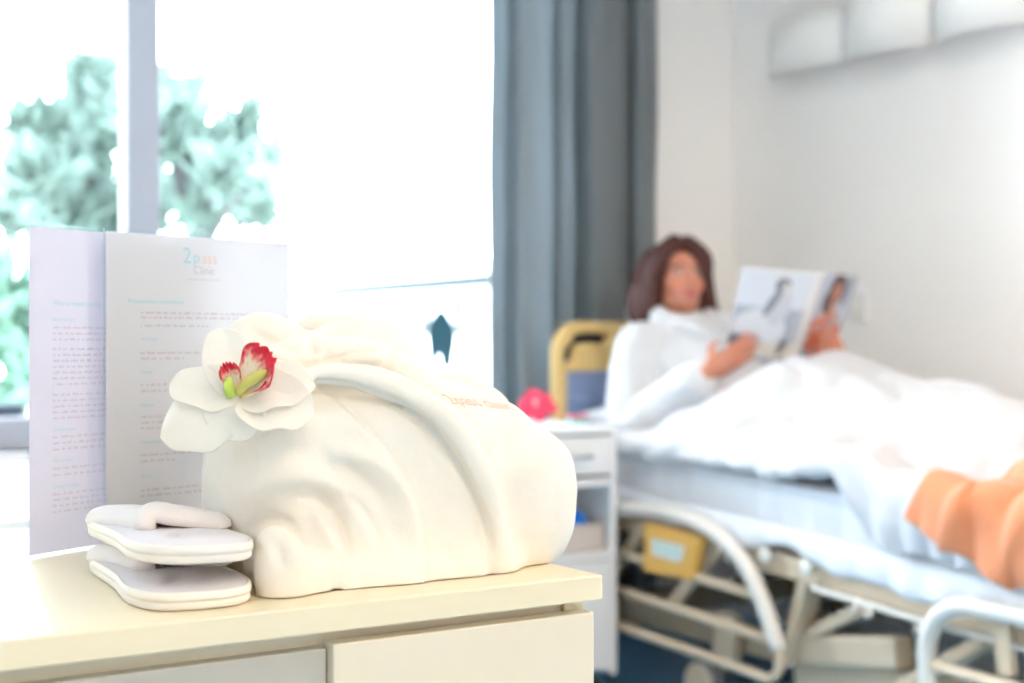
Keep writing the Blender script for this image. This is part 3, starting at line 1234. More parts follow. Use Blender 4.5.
disp += fold([(505, 470), (516, 520), (520, 560)], -.0024, .007)
# gathers of the collar
for g in ([(314, 352), (320, 344), (330, 334)], [(316, 354), (336, 338), (358, 325)], [(320, 358), (350, 343), (378, 334)], [(322, 362), (356, 354), (398, 348)],
          [(395, 345), (390, 360), (386, 374)]):
    disp += fold(g, -.0058, .0032)
for g in ([(315, 346), (328, 330)], [(320, 350), (346, 330)], [(330, 352), (366, 336)], [(345, 358), (390, 354)]):
    disp += fold(g, .0036, .0045)
disp += fold([(306, 330), (312, 345), (308, 358)], -.0060, .0045)
disp += fold([(246, 330), (270, 340), (300, 356)], -.0036, .0040)
disp *= front_w
disp += .0028 * pnoise(P_, 22, 3.1) + .0011 * pnoise(P_, 55, 8.4)
P_ = P_ + N_ * disp[:, None]
P_ = relax(P_, F_, .35)
P_[:, 2] = np.maximum(P_[:, 2], ZT + .0008)
robe = thing('folded_bathrobe', 'cream white towelling bathrobe folded into a bundle on the chest of drawers', 'bathrobe', rl(.13, .14, 0))
link_mesh('fabric', P_, F_, TERRY, robe)
robe_bvh = BVHTree.FromPolygons(P_.tolist(), F_.tolist())
# pink embroidery on the right lobe
tv, tf = text_mesh('2pass clinic', .0145)
tv = np.array(tv)
W = tv[:, 0].max()
e0, e1 = at(452, 405, 1.20), at(516, 411, 1.24)
eu = (e1 - e0)
eu = nrm(eu)
upv = nrm(np.array([-.25, .8, .35]))
emb = []
for x, y, z in tv:
    o_ = e0 + eu * (x / W) * np.linalg.norm(e1 - e0) + upv * y * 1.6
    dirv = nrm(o_ - np.array([0, 0, H + .25]))
    hit, nn, _i, _d = robe_bvh.ray_cast(Vector(o_ - dirv * .25), Vector(dirv), .6)
    emb.append(np.array(hit) + np.array(nn) * .0009 if hit is not None else o_)
o = link_mesh('embroidery', emb, tf, PINKTHREAD, robe, False)


# ================================================================== FLOWERS
def petal(L, W, cup, droop, twist=0.0, nu=17, nv=11, ruffle=.0, notch=0.0):
    """petal in local x (length) / y (width) / z (face normal)"""
    V = []
    for i in range(nu):
        u = i / (nu - 1)
        w = W * max(0.0, math.sin(PI * min(1, (u * .93 + .07)) ** .9)) ** .5
        for j in range(nv):
            v = 2 * j / (nv - 1) - 1
            x = L * (u + notch * (1 - abs(v)) * u * u * -.2)
            y = w * v * .5
            z = cup * (v * v) * w - droop * L * u * u + .15 * L * math.sin(u * PI) * .5
            z += ruffle * math.sin(v * 11 + u * 4) * u
            z += twist * v * w * u
            V.append((x, y, z))
    return np.array(V), grid_faces(nu, nv)


def place_petal(V, c, xdir, zdir, roll=0):
    x = nrm(xdir)
    z = nrm(np.array(zdir) - x * np.dot(zdir, x))
    y = np.cross(z, x)
    if roll:
        y, z = y * math.cos(roll) + z * math.sin(roll), z * math.cos(roll) - y * math.sin(roll)
    return c + V[:, :1] * x + V[:, 1:2] * y + V[:, 2:] * z


fc = at(240, 397, 1.085)
ft = thing('silk_orchid', 'cream silk orchid with red ruffled lip pinned to the folded robe', 'flower', fc)
fz = nrm(cv(-.05, -.86, .5))
for L_, W_, dx, dz, cup, droop in ((.070, .040, -.34, 1.0, .08, .02), (.060, .040, -1.0, .30, .10, .05), (.068, .060, -.95, -.40, -.20, .20),
                                   (.058, .046, 1.0, .30, .14, .10), (.058, .054, .90, -.22, .12, .14), (.034, .050, -.1, -1.0, .1, .3)):
    V, F = petal(L_, W_, cup, droop)
    ang = cv(dx, 0, dz)
    xd = nrm(ang - fz * np.dot(ang, fz))
    W3 = place_petal(V, fc, nrm(xd - fz * .05), fz)
    W3 = W3 + np.array([0, 0, 1]) * (.0016 * np.sin(W3[:, 0] * 240))[:, None]
    o = link_mesh('petal', W3, F, PETALW, ft)
    solid(o, .0011, 0)
    subsurf(o, 1)


def lip(name, L_, W_, dx, dz, lift, seed, face=(0, 0)):
    """ruffled lobe that widens towards its scalloped red edge"""
    n_ = 29
    uu = np.repeat(np.linspace(0, 1, n_), n_)
    vv = np.tile(np.linspace(-1, 1, n_), n_)
    wid = W_ * (.22 + .78 * np.clip(uu / .7, 0, 1) ** .8) * np.where(uu > .7, np.sqrt(np.clip(1 - ((uu - .7) / .42) ** 2, .02, 1)), 1)
    X = L_ * uu * (1 - .10 * vv ** 2) + .0013 * np.sin(vv * 15 + seed) * np.clip(uu - .55, 0, 1) * 2.2
    Yv = wid * vv * .5
    Z = .22 * W_ * vv ** 2 * uu + .0016 * np.sin(vv * 10 + seed * 2) * np.clip(uu - .4, 0, 1) * 1.7 + .10 * L_ * uu * uu
    V = np.stack([X, Yv, Z], 1)
    F = grid_faces(n_, n_)
    ang = cv(dx, 0, dz)
    xd = nrm(nrm(ang) + fz * lift)
    W3 = place_petal(V, fc + fz * .005, xd, nrm(fz + cv(face[0], 0, face[1])))
    nz = np.array([mnoise.noise(Vector((a * 9 + seed, b * 7, 0))) for a, b in zip(uu, vv)])
    edge = np.maximum(uu, np.abs(vv) * .62 + uu * .30)
    k = (np.clip((edge - .60 + nz * .20) * 5, 0, 1) * np.clip(uu * 3 - .6, 0, 1))[:, None]
    col = (1 - k) * np.array([.88, .78, .62]) + k * np.array([.78, .03, .06])
    low = np.clip(1 - uu * 3.0, 0, 1)[:, None]
    col = col * (1 - low) + low * np.array([.80, .62, .12])
    o = link_mesh(name, W3, F, LIPM, ft, colors=col)
    solid(o, .0009, 0)
    return o


tag(lip('lip', .043, .040, .80, .66, .25, 1.0), 'red edged ruffled lip')
tag(lip('lip_lobe', .026, .016, -.36, .85, .30, 4.0), 'small red tipped side lobe')
tag(lip('lip_lobe', .034, .015, .95, .22, .40, 6.0), 'pink edged side lobe')
m = MB()
c0 = fc + fz * .006
m.tube(spline([c0, c0 + cv(.010, -.010, .009), c0 + cv(.024, -.014, .017)], 9), [.0028, .0032, .0034, .0036, .0040, .0044, .0044, .0036, .0016], 10)
tag(m.build('column', YELLOW, ft, True), 'yellow column')
m = MB()
m.tube(spline([c0 + cv(-.006, 0, -.002), c0 + cv(-.006, -.007, .006), c0 + cv(-.005, -.009, .013)], 8), [.003, .0036, .004, .004, .0038, .003, .002, .001], 10)
tag(m.build('throat', GREENY, ft, True), 'lime green throat')

# ================================================================== NIGHTSTAND
nr = onY(617.5, 425, 3.20)
NX1, NY0, NZ = nr[0], 3.20, nr[2]
NX0, NY1 = NX1 - .46, 3.62
t = ns = thing('nightstand', 'white bedside cabinet with drawer and open shelf beside the hospital bed', 'nightstand', ((NX0 + NX1) / 2, (NY0 + NY1) / 2, 0))
zpx = lambda y, px=600: onY(px, y, NY0)[2]
bevel(MB().box((NX0, NY0 - .01, NZ - .022), (NX1, NY1, NZ)).build('top_board', NIGHT, t), .004)
zb = .07
bevel(MB().box((NX1 - .024, NY0, zb), (NX1 - .002, NY1 - .005, NZ - .022)).build('side_panel', NIGHT, t), .002)
bevel(MB().box((NX0 + .002, NY0, zb), (NX0 + .024, NY1 - .005, NZ - .022)).build('side_panel', NIGHT, t), .002)
MB().box((NX0 + .024, NY1 - .02, zb), (NX1 - .024, NY1 - .008, NZ - .022)).build('back_panel', NIGHT_IN, t)
zd0, zd1 = zpx(474), NZ - .028
zs1, zs0 = zpx(486), zpx(551)
d_ = bevel(MB().box((NX0 + .028, NY0 - .006, zd0), (NX1 - .028, NY0 + .012, zd1)).build('drawer', NIGHT, t), .002)
hx = onY(572, 455, NY0)[0]
hzv = zpx(456, 575)
MB().tube([(hx - .06, NY0 - .006, hzv), (hx - .06, NY0 - .028, hzv), (hx + .05, NY0 - .028, hzv), (hx + .05, NY0 - .006, hzv)], .006, 10).build('handle', CHROME, d_, True)
MB().box((NX0 + .024, NY0 + .002, zs1), (NX1 - .024, NY1 - .02, zs1 + .022)).build('shelf', NIGHT, t)
MB().box((NX0 + .024, NY0 + .002, zs0 - .022), (NX1 - .024, NY1 - .02, zs0)).build('shelf', NIGHT, t)
d_ = bevel(MB().box((NX0 + .028, NY0 - .006, zb + .02), (NX1 - .028, NY0 + .012, zs0 - .026)).build('door', NIGHT, t), .002)
MB().tube([(NX0 + .07, NY0 - .006, .25), (NX0 + .07, NY0 - .026, .25), (NX0 + .07, NY0 - .026, .36), (NX0 + .07, NY0 - .006, .36)], .006, 10).build('handle', CHROME, d_, True)
for x in (NX0 + .05, NX1 - .05):
    for y in (NY0 + .05, NY1 - .05):
        MB().lathe([(.012, -.014), (.028, -.010), (.03, 0), (.028, .010), (.012, .014)], (x, y, .03), 'x', 16).build('caster', DARK, t, True)
        MB().box((x - .018, y - .012, .03), (x + .018, y + .012, zb)).build('caster_fork', CHROME, t)

# things on and in the nightstand
pk = onZ(535, 421, NZ)
pk = np.array([onY(536, 421, 3.45)[0], 3.45, NZ])
t = thing('pink_flower', 'bright pink flower lying on top of the bedside cabinet', 'flower', pk)
pc_ = pk + np.array([0, 0, .046])
pz = nrm(cv(-.1, -.8, .5))
for k in range(6):
    a = PI / 2 + k * 2 * PI / 6 + .25
    V, F = petal(.064 if k % 2 == 0 else .056, .050, .12, .12)
    ang = cv(math.cos(a), 0, math.sin(a))
    xd = nrm(ang - pz * np.dot(ang, pz))
    W3 = place_petal(V, pc_, xd, pz)
    W3[:, 2] = np.maximum(W3[:, 2], NZ + .002)
    o = link_mesh('petal', W3, F, PINK, t)
    solid(o, .0015, 0)
m = MB()
m.tube(spline([pc_, pc_ + pz * .02, pc_ + pz * .03 + np.array([0, 0, .008])], 6), [.006, .006, .005, .005, .004, .002], 10)
tag(m.build('pistil', mat('pale_pink', (0.95, 0.55, 0.6), .6, noise=.05), t, True), 'pale pink centre')

b0 = np.array([onY(578, 420, 3.33)[0], 3.33, NZ])
t = thing('pill_box', 'small turquoise box with red lid on top of the bedside cabinet', 'box', b0)
bevel(MB().box((b0[0] - .032, b0[1] - .02, NZ), (b0[0] + .026, b0[1] + .02, NZ + .014)).build('body', mat('turquoise_box', (0.16, 0.55, 0.56), .5, noise=.03), t), .003)
bevel(MB().box((b0[0] - .030, b0[1] - .02, NZ + .0145), (b0[0] + .022, b0[1] + .02, NZ + .024)).build('lid', mat('red_lid', (0.75, 0.10, 0.16), .5, noise=.03), t), .003)

s0 = np.array([NX1 - .078, NY0 + .075, zs0])
t = thing('storage_basket', 'beige basket on the open shelf of the bedside cabinet', 'basket', s0)
KR = mat('beige_basket', (0.62, 0.54, 0.50), .7, noise=.06, nscale=60)
bx = MB()
bx.box((s0[0] - .16, s0[1] - .06, zs0 + .001), (s0[0] + .04, s0[1] + .06, zs0 + .008))
for lo, hi in (((-.16, -.06), (.04, -.054)), ((-.16, .054), (.04, .06)), ((-.16, -.054), (-.152, .054)), ((.032, -.054), (.04, .054))):
    bx.box((s0[0] + lo[0], s0[1] + lo[1], zs0 + .008), (s0[0] + hi[0], s0[1] + hi[1], zs0 + .068))
bevel(bx.build('body', KR, t), .003)
rimm = MB()
z_ = zs0 + .07
rimm.tube([(s0[0] - .158, s0[1] - .058, z_), (s0[0] + .038, s0[1] - .058, z_), (s0[0] + .038, s0[1] + .058, z_), (s0[0] - .158, s0[1] + .058, z_)], .006, 8, closed=True)
rimm.build('rim', KR, t, True)
q0 = np.array([s0[0] + .018, s0[1], zs0])
t = thing('blue_bottle', 'blue rounded bottle lying in the beige basket on the shelf', 'bottle', (q0[0], q0[1], zs0 + .01))
BLU = mat('blue_plastic', (0.01, 0.16, 0.62), .35, noise=.03)
bt = MB()
prof = [(.004, -.075), (.036, -.072), (.049, -.055), (.050, .0), (.044, .012), (.02, .020)]
bt.lathe([(r, h_) for r, h_ in prof], (q0[0] - .03, q0[1], zs0 + .061), 'x', 20)
bt.build('body', BLU, t, True)
MB().lathe([(.014, .0205), (.014, .032), (.011, .035)], (q0[0] - .03, q0[1], zs0 + .061), 'x', 16).build('cap', BLU, t, True)

# ================================================================== HOSPITAL BED
BXN, BXF, BYH, BYF = 2.50, 3.42, 3.70, 1.52          # near side, far side, head, foot
TILT = .061
zmb = lambda y: 0.505 + TILT * (y - 2.98)            # underside of mattress
zmt = lambda y: zmb(y) + .165                        # top of mattress
bed = thing('hospital_bed', 'beige hospital bed with tan headboard and lowered side rails', 'bed', (2.95, 2.6, 0))

# headboard, with its two cut-out grips
HY = 3.72
hb = SDF((2.44, HY - .05, .45), (3.50, HY + .06, 1.12), .009)
hl = 2.515
hr_ = 3.415
hb.rbox(((hl + hr_) / 2, HY, .78), ((hr_ - hl) / 2, .02, .285), .019, k=.004)
for sx_ in (-1, 1):
    cx = hl if sx_ < 0 else hr_
    # rounded shoulders: trim the square corner
    for th_ in np.linspace(0, PI / 2, 7):
        c_ = np.array([cx - sx_ * .10 + sx_ * .125 * math.cos(th_) * 1.0, HY, .965 + .125 * math.sin(th_)])
    pass
P0, F0 = None, None
slot = []
for sx_ in (1, -1):
    xo = hl if sx_ > 0 else hr_
    slot.append([(xo + sx_ * x, HY, z) for x, z in ((.058, .945), (.068, .985), (.098, 1.008), (.20, 1.010))])
for sl in slot:
    pts = spline(sl, 14)
    for dy in (-.03, -.015, 0, .015, .03):
        hb.chain([(a, HY + dy, c) for a, b, c in pts], .0165, k=.003, sub=True)
P_, F_ = hb.mesh(1)
# round the shoulders
for sx_ in (1, -1):
    xo = hl if sx_ > 0 else hr_
    r = .10
    cxx, czz = xo + sx_ * r, 1.065 - r
    dx = (P_[:, 0] - cxx) * -sx_
    dz = P_[:, 2] - czz
    m_ = (dx > 0) & (dz > 0)
    L1 = np.maximum(dx, dz)
    L2 = np.sqrt(dx ** 2 + dz ** 2)
    f_ = np.where(m_, L1 / np.maximum(L2, 1e-6), 1)
    P_[:, 0] = np.where(m_, cxx - sx_ * dx * f_, P_[:, 0])
    P_[:, 2] = np.where(m_, czz + dz * f_, P_[:, 2])
hbo = link_mesh('headboard', P_, F_, TAN, bed)
for sl in slot:
    pts = spline(sl, 12)
    g = MB().tube([(a, HY + .012, c) for a, b, c in pts], .0185, 10).build('grip_recess', DARK, hbo, True)
bevel(MB().box((hl + .045, HY - .028, .62), (hr_ - .045, HY - .018, .905)).build('inset_panel', BLUEGREY, hbo), .006)
# footboard
FY = 1.46
fb = SDF((2.44, FY - .05, .30), (3.50, FY + .05, .80), .012)
fb.rbox((2.965, FY, .56), (.45, .02, .20), .019, k=.004)
P_, F_ = fb.mesh(1)
fbo = link_mesh('footboard', P_, F_, TAN, bed)
bevel(MB().box((hl + .045, FY + .018, .45), (hr_ - .045, FY + .028, .66)).build('inset_panel', BLUEGREY, fbo), .006)

# mattress platform
fr = MB()
yb0, yb1 = BYF, BYH
for x in (2.50, 3.40):
    fr.bar((x, yb0, zmb(yb0) - .045), (x, yb1, zmb(yb1) - .045), .035, .055)
for y in (1.55, 2.2, 2.75, 3.3, 3.66):
    fr.bar((2.50, y, zmb(y) - .05), (3.40, y, zmb(y) - .05), .04, .04)
bevel(fr.build('mattress_frame', BEIGE, bed), .004)
pl = MB()
for a, b in ((1.53, 2.1), (2.13, 2.72), (2.76, 2.98), (3.02, 3.68)):
    pl.bar((2.955, a, zmb(a) - .012), (2.955, b, zmb(b) - .012), .86, .012)
bevel(pl.build('mattress_platform', BEIGE_D, bed), .002)
# small white eyelets / hooks on the frame edge
for px_, py_ in ((765, 551), (806, 564)):
    h_ = onX(px_, py_ + 4, 2.458)
    MB().lathe([(.010, -.006), (.018, -.004), (.018, .002), (.010, .004), (.008, .024)], h_, 'x', 16).build('strap_button', LABELW, bed, True)
# accessory rail
a, b = onX(812, 588, 2.46), onX(925, 622, 2.46)
ar = MB()
ar.tube([a + np.array([0.03, 0, .02]), a, b, onX(1030, 650, 2.46)], .007, 10)
ar.build('accessory_rail', RAILM, bed, True)
for px_, py_ in ((858, 606), (872, 611), (922, 626)):
    q = onX(px_, py_, 2.458)
    MB().tube([q + np.array([0, 0, .02]), q + np.array([-.004, 0, -.008]), q + np.array([-.016, 0, -.014]), q + np.array([-.018, 0, .002])], .005, 8).build('hook', RAILM, bed, True)

# side rails
RXP = 2.425


def rail(name_pts, bars, uprights, panel=None):
    m = MB()
    main = spline([onX(x, y, RXP) for x, y in name_pts[0]], 40)
    m.tube(main, .021, 14)
    o = m.build('side_rail', RAILM, bed, True)
    for a, b, r in bars:
        MB().tube([onX(*a, RXP), onX(*b, RXP)], r, 10).build('rail_bar', BEIGE, o, True)
    for a, b, w in uprights:
        bevel(MB().bar(onX(*a, RXP + .035), onX(*b, RXP + .035), w, .02, up=(1, 0, 0)).build('rail_link', BEIGE, o), .003)
    return o


def ext(a, b, px):
    return (px, a[1] + (b[1] - a[1]) * (px - a[0]) / (b[0] - a[0]))


A1, B1 = (620, 553), (758, 596)
A2_, B2 = (620, 590), (772, 640)
A3, B3 = (620, 626), (766, 677)
hr = rail([[(556, 507), (590, 508), (625, 509), (665, 513), (698, 523), (725, 541), (746, 566), (761, 597), (772, 628), (779, 650)]],
          [(ext(A1, B1, 565), B1, .013), (ext(A2_, B2, 565), B2, .013)],
          [((720, 545), (672, 605), .035), ((642, 530), (600, 590), .035)])
lo_ = spline([onX(x, y, RXP) for x, y in ((565, 607), (620, 626), (700, 654), (750, 672), (768, 678), (778, 672), (780, 655), (778, 640))], 40)
MB().tube(lo_, .013, 10).build('rail_bar', BEIGE, hr, True)
q = [onX(x, y, RXP - .022) for x, y in ((644, 523), (699, 538), (690, 581), (643, 571))]
cpn = MB().poly([q[0], q[1], q[2], q[3]], .03, (1, 0, 0)).build('control_panel', AMBER, hr)
bevel(cpn, .004, 2)
q = [onX(x, y, RXP - .0232) for x, y in ((651, 538), (684, 546), (682, 561), (674, 562), (652, 555))]
MB().poly(q, .002, (1, 0, 0)).build('control_label', LABELW, cpn)
for x, y in ((658, 543), (667, 545.5), (676, 548), (658, 549.5), (667, 552), (676, 554.5)):
    c_ = onX(x, y, RXP - .0242)
    MB().box((c_[0], c_[1] - .0095, c_[2] - .006), (c_[0] + .002, c_[1] + .0095, c_[2] + .006)).build('control_button', PALEGREEN, cpn)
frl = rail([[(931, 700), (927, 665), (929, 635), (941, 614), (962, 606), (990, 610), (1024, 617), (1090, 634), (1180, 657), (1222, 684), (1232, 730), (1228, 770)]],
           [((933, 665), (1230, 750), .013)],
           [((1003, 625), (1008, 676), .04)])
# under-bed lifting gear
bf = MB()
for x in (2.60, 3.30):
    bf.bar((x, 1.62, .20), (x, 3.5, .20), .06, .07)
for y in (1.66, 3.46):
    bf.bar((2.55, y, .20), (3.35, y, .20), .06, .07)
bevel(bf.build('base_frame', BEIGE_D, bed), .006)
for x in (2.52, 3.30):
    for p0_, p1_ in (((811, 580), (792, 664)), ((990, 640), (900, 690))):
        A_, B_ = onX(*p0_, 2.52), onX(*p1_, 2.52)
        A_[0] = B_[0] = x
        bevel(MB().bar(A_, B_, .03, .065, up=(1, 0, 0)).build('lift_arm', BEIGE, bed), .005)
A_, B_ = onX(727, 612, 2.53), onX(727, 664, 2.53)
bevel(MB().box((2.515, A_[1] - .035, B_[2]), (2.555, A_[1] + .035, A_[2])).build('corner_post', BEIGE, bed), .008)
a, b = onX(800, 648, 2.50), onX(880, 640, 2.50)
mc = MB()
mc.bar(onX(793, 648, 2.55), onX(905, 652, 2.55), .07, .075)
bevel(mc.build('motor_housing', BEIGE, bed), .01)
mc = MB()
mc.bar(onX(800, 672, 2.58), onX(1010, 705, 2.58), .05, .09)
bevel(mc.build('lower_beam', BEIGE, bed), .008)
bevel(MB().bar(onX(812, 634, 2.53), onX(882, 600, 2.53), .03, .04, up=(1, 0, 0)).build('lift_arm', BEIGE, bed), .005)
# castors
for x in (2.50, 3.38):
    for y in (2.96, 1.68) if x < 3 else (3.4, 1.68):
        r = .073
        w_ = MB().lathe([(r - .012, -.018), (r - .004, -.016), (r, -.010), (r, .010), (r - .004, .016), (r - .012, .018)], (x, y, r), 'x', 28).build('caster', mat('grey_tyre', (.17, .17, .18), .6, noise=.05), bed, True)
        MB().lathe([(.012, -.024), (.054, -.021), (.060, -.018), (.060, .018), (.054, .021), (.012, .024)], (x, y, r), 'x', 24).build('wheel_hub', BEIGE, w_, True)
        g = MB()
        g.bar((x + .04, y, r), (x + .04, y - .03, .24), .016, .04, up=(1, 0, 0))
        g.lathe([(.02, -.06), (.02, .0)], (x + .05, y - .03, .25), 'z', 12)
        g.build('caster_fork', BEIGE, w_)


# ------------------------------------------------------------------ mattress
def wob(s, q, a, b, ph):
    return math.sin(a * s + b * q + ph)


ny, nr2 = 90, 34
V = []
for i in range(ny):
    y = BYF + .03 + (BYH - BYF - .05) * i / (ny - 1)
    z0, z1 = zmb(y), zmt(y)
    endr = min(1, min(i, ny - 1 - i) / 3.0)
    inset = .03 * (1 - endr) ** 2
    ring = [(BXN + .02 + inset, z0 + .002), (BXN + inset, z0 + .02), (BXN - .004 + inset, (z0 + z1) / 2), (BXN + inset, z1 - .03), (BXN + .03 + inset, z1 - inset),
            (2.95, z1 + .004 - inset), (BXF - .03 - inset, z1 - inset), (BXF - inset, z1 - .03), (BXF - inset, z0 + .02), (BXF - .02 - inset, z0 + .002), (BXN + .02 + inset, z0 + .002)]
    c = spline(ring, nr2)
    for k, (x, z) in enumerate(c):
        if k < nr2 * .42 and x < 2.56:
            wv = math.sin(y * 95 + 2.2 * math.sin(y * 13)) * .0065 + math.sin(y * 41 + 1.3) * .004
            x += wv * (1 - abs(2 * (z - z0) / (z1 - z0) - 1.1) * .4)
        V.append((x, y, z))
F = grid_faces(ny, nr2)
F.append(tuple(range(nr2 - 1)))
F.append(tuple((ny - 1) * nr2 + k for k in range(nr2 - 2, -1, -1)))
mt = thing('mattress', 'thick mattress in a wrinkled white fitted sheet on the bed frame', 'mattress', (2.95, 2.6, zmb(2.6)))
link_mesh('fitted_sheet', V, F, SHEET, mt)
# loose hem of the under-sheet along the near edge
V = []
nu = 120
for i in range(nu):
    u = i / (nu - 1)
    y = 1.58 + (3.60 - 1.58) * u
    dip = .004 + .010 * math.sin(y * 9 + 1) + .012 * math.sin(y * 21)
    dip += .03 * math.exp(-((y - 2.35) / .18) ** 2)
    for j in range(7):
        v = j / 6
        V.append((BXN - .022 - .008 * math.sin(v * PI) - .006 * v * (1 + math.sin(y * 60)), y, zmb(y) + .055 - (.055 + dip) * v))
solid(link_mesh('sheet_hem', V, grid_faces(nu, 7), SHEET, mt), .003, 1)


# ================================================================== PERSON
head = np.array([2.80, 3.45, 1.190])
hf = nrm(np.array([-.16, -.96, .13]))           # where the face points
hu0 = np.array([.03, .10, 1.0])
hr0 = nrm(np.cross(hf, hu0))                   # her left... side axis
hu = np.cross(hr0, hf)
HD = lambda r, f, u: head + hr0 * r + hf * f + hu * u
Rh = np.array([hr0, hf, hu])
bodyz = zmt(3.05)
pelvis = np.array([2.83, 3.07, bodyz + .125])
chest = np.array([2.81, 3.32, .905])
neckb = np.array([2.80, 3.42, 1.035])
shN, shF = np.array([2.635, 3.42, .975]), np.array([2.975, 3.40, .985])
elN, elF = np.array([2.585, 3.36, .765]), np.array([3.08, 3.26, .755])
wrN = at(704, 377, 4.045)
wrF = at(846, 380, 4.13)

B = SDF((2.50, 2.00, .60), (3.26, 3.64, 1.34), .0048)
tz = nrm(neckb - pelvis)
tr_ = np.array([1.0, 0, 0])
tn = np.cross(tr_, tz)
Rt = np.array([tr_, tn, tz])
B.ell(pelvis, (.155, .10, .12), Rt, k=.03)
B.ell((pelvis + chest) / 2, (.13, .09, .17), Rt, k=.03)
B.ell(chest, (.150, .10, .15), Rt, k=.03)
B.cone(neckb - tz * .02, HD(0, -.015, -.07), .052, .050, k=.02)
B.chain([shN, neckb - tz * .03, shF], [.052, .055, .052], k=.02)
B.chain([shN, elN, wrN], [.052, .042, .027], k=.012)
B.chain([shF, elF, wrF], [.052, .042, .027], k=.012)
for sx_ in (-1, 1):
    hip = pelvis + np.array([sx_ * .085, -.02, -.02])
    knee = np.array([2.86 + sx_ * .10, 2.64, zmt(2.64) + .11])
    ank = np.array([2.87 + sx_ * .09, 2.25, zmt(2.25) + .055])
    B.chain([hip, knee], [.085, .058], k=.02)
    B.chain([knee, (knee * .65 + ank * .35) + np.array([0, 0, -.005]), ank], [.056, .055, .036], k=.012)
    B.chain([ank, ank + np.array([sx_ * .01, -.10, .06])], [.037, .028], k=.012)
# head: skull, jaw, features
B.ell(HD(0, -.014, .022), (.074, .094, .088), Rh, k=.01)
B.ell(HD(0, .022, -.030), (.060, .066, .078), Rh, k=.02)
B.ell(HD(0, .058, -.082), (.026, .024, .022), Rh, k=.02)
for sx_ in (-1, 1):
    B.ell(HD(sx_ * .036, .056, -.022), (.026, .022, .022), Rh, k=.02)
    B.cone(HD(sx_ * .040, .034, -.075), HD(sx_ * .060, -.02, -.045), .014, .018, k=.02)
    B.cone(HD(sx_ * .012, .083, .030), HD(sx_ * .044, .070, .030), .007, .006, k=.012)     # brow
    B.ell(HD(sx_ * .076, -.01, -.01), (.008, .018, .030), Rh, k=.006)                       # ear
    B.ell(HD(sx_ * .031, .090, .012), (.016, .012, .010), Rh, k=.008, sub=True)             # eye socket
    B.ell(HD(sx_ * .031, .070, .010), (.014, .013, .012), Rh, k=.004)
    B.ell(HD(sx_ * .010, .094, -.028), (.008, .008, .007), Rh, k=.006)                      # nostril wing
B.cone(HD(0, .084, .018), HD(0, .103, -.022), .008, .010, k=.010)
B.ell(HD(0, .086, -.0515), (.024, .010, .0055), Rh, k=.005)
B.ell(HD(0, .085, -.0610), (.021, .010, .0065), Rh, k=.005)


def hand(w, d, n, curl, thumb_side):
    """w wrist, d towards the fingertips, n palm side normal"""
    d = nrm(d)
    n = nrm(np.array(n) - d * np.dot(n, d))
    l = np.cross(d, n) * thumb_side
    Rm = np.array([l, d, n])
    B.ell(w + d * .045, (.038, .050, .016), Rm, k=.012)
    B.cone(w, w + d * .03, .026, .026, k=.012)
    for off, Ls, r in ((.028, (.040, .026, .020), .0088), (.0095, (.044, .029, .021), .009), (-.0095, (.041, .027, .020), .0086), (-.028, (.032, .021, .018), .0076)):
        p0 = w + d * (.080 - abs(off) * .25) + l * off
        pts = [p0 - d * .02, p0]
        a = curl[0]
        for L_, cc in zip(Ls, (0, curl[1], curl[2])):
            a += cc
            pts.append(pts[-1] + (d * math.cos(a) + n * math.sin(a)) * L_ + l * off * .06)
        B.chain(pts, [r * 1.1, r * 1.1, r, r * .92, r * .8], k=.004)
    tb = w + d * .022 + l * .026
    td = nrm(d * .55 + l * .55 + n * .62)
    td2 = nrm(d * .80 + l * .1 + n * .55)
    B.chain([tb, tb + td * .038, tb + td * .038 + td2 * .028], [.0125, .0105, .0085], k=.008)


# magazine cover planes first, so that the hands close on them
MG = {'tl': at(742, 266, 3.98), 'st': at(820, 273, 4.0), 'tr': at(860, 276, 4.15),
      'bl': at(723, 352, 4.07), 'sb': at(793, 358, 4.10), 'br': at(832, 357, 4.25)}
nL = nrm(np.cross(MG['st'] - MG['tl'], MG['bl'] - MG['tl']))
if nL @ (MG['tl'] - np.array([0, 0, H])) < 0:
    nL = -nL                                                  # points away from the camera
nR = nrm(np.cross(MG['tr'] - MG['st'], MG['sb'] - MG['st']))
if nR @ (MG['st'] - np.array([0, 0, H])) < 0:
    nR = -nR
wrN = at(707, 376, 4.035)
edge0 = MG['bl'] + (MG['tl'] - MG['bl']) * .06
hand(at(708, 372, 4.02), nrm(cv(.62, .05, .36)), nL, (.05, .12, .12), 1)
hand(at(846, 380, 4.13), nrm(cv(-.40, -.32, .78)), nR, (.05, .12, .12), -1)
SB = B
P_, F_ = B.mesh(1)
P_[:, 2] = np.maximum(P_[:, 2], zmt(P_[:, 1]) + .006)
loc = (P_ - head) @ Rh.T                                       # head coordinates
base = np.array([.55, .22, .14])
col = np.tile(base, (len(P_), 1))
r_, f_, u_ = loc[:, 0], loc[:, 1], loc[:, 2]
isface = (np.abs(r_) < .10) & (np.abs(u_) < .14) & (f_ > .02)


def paint(mask, c):
    col[mask] = c


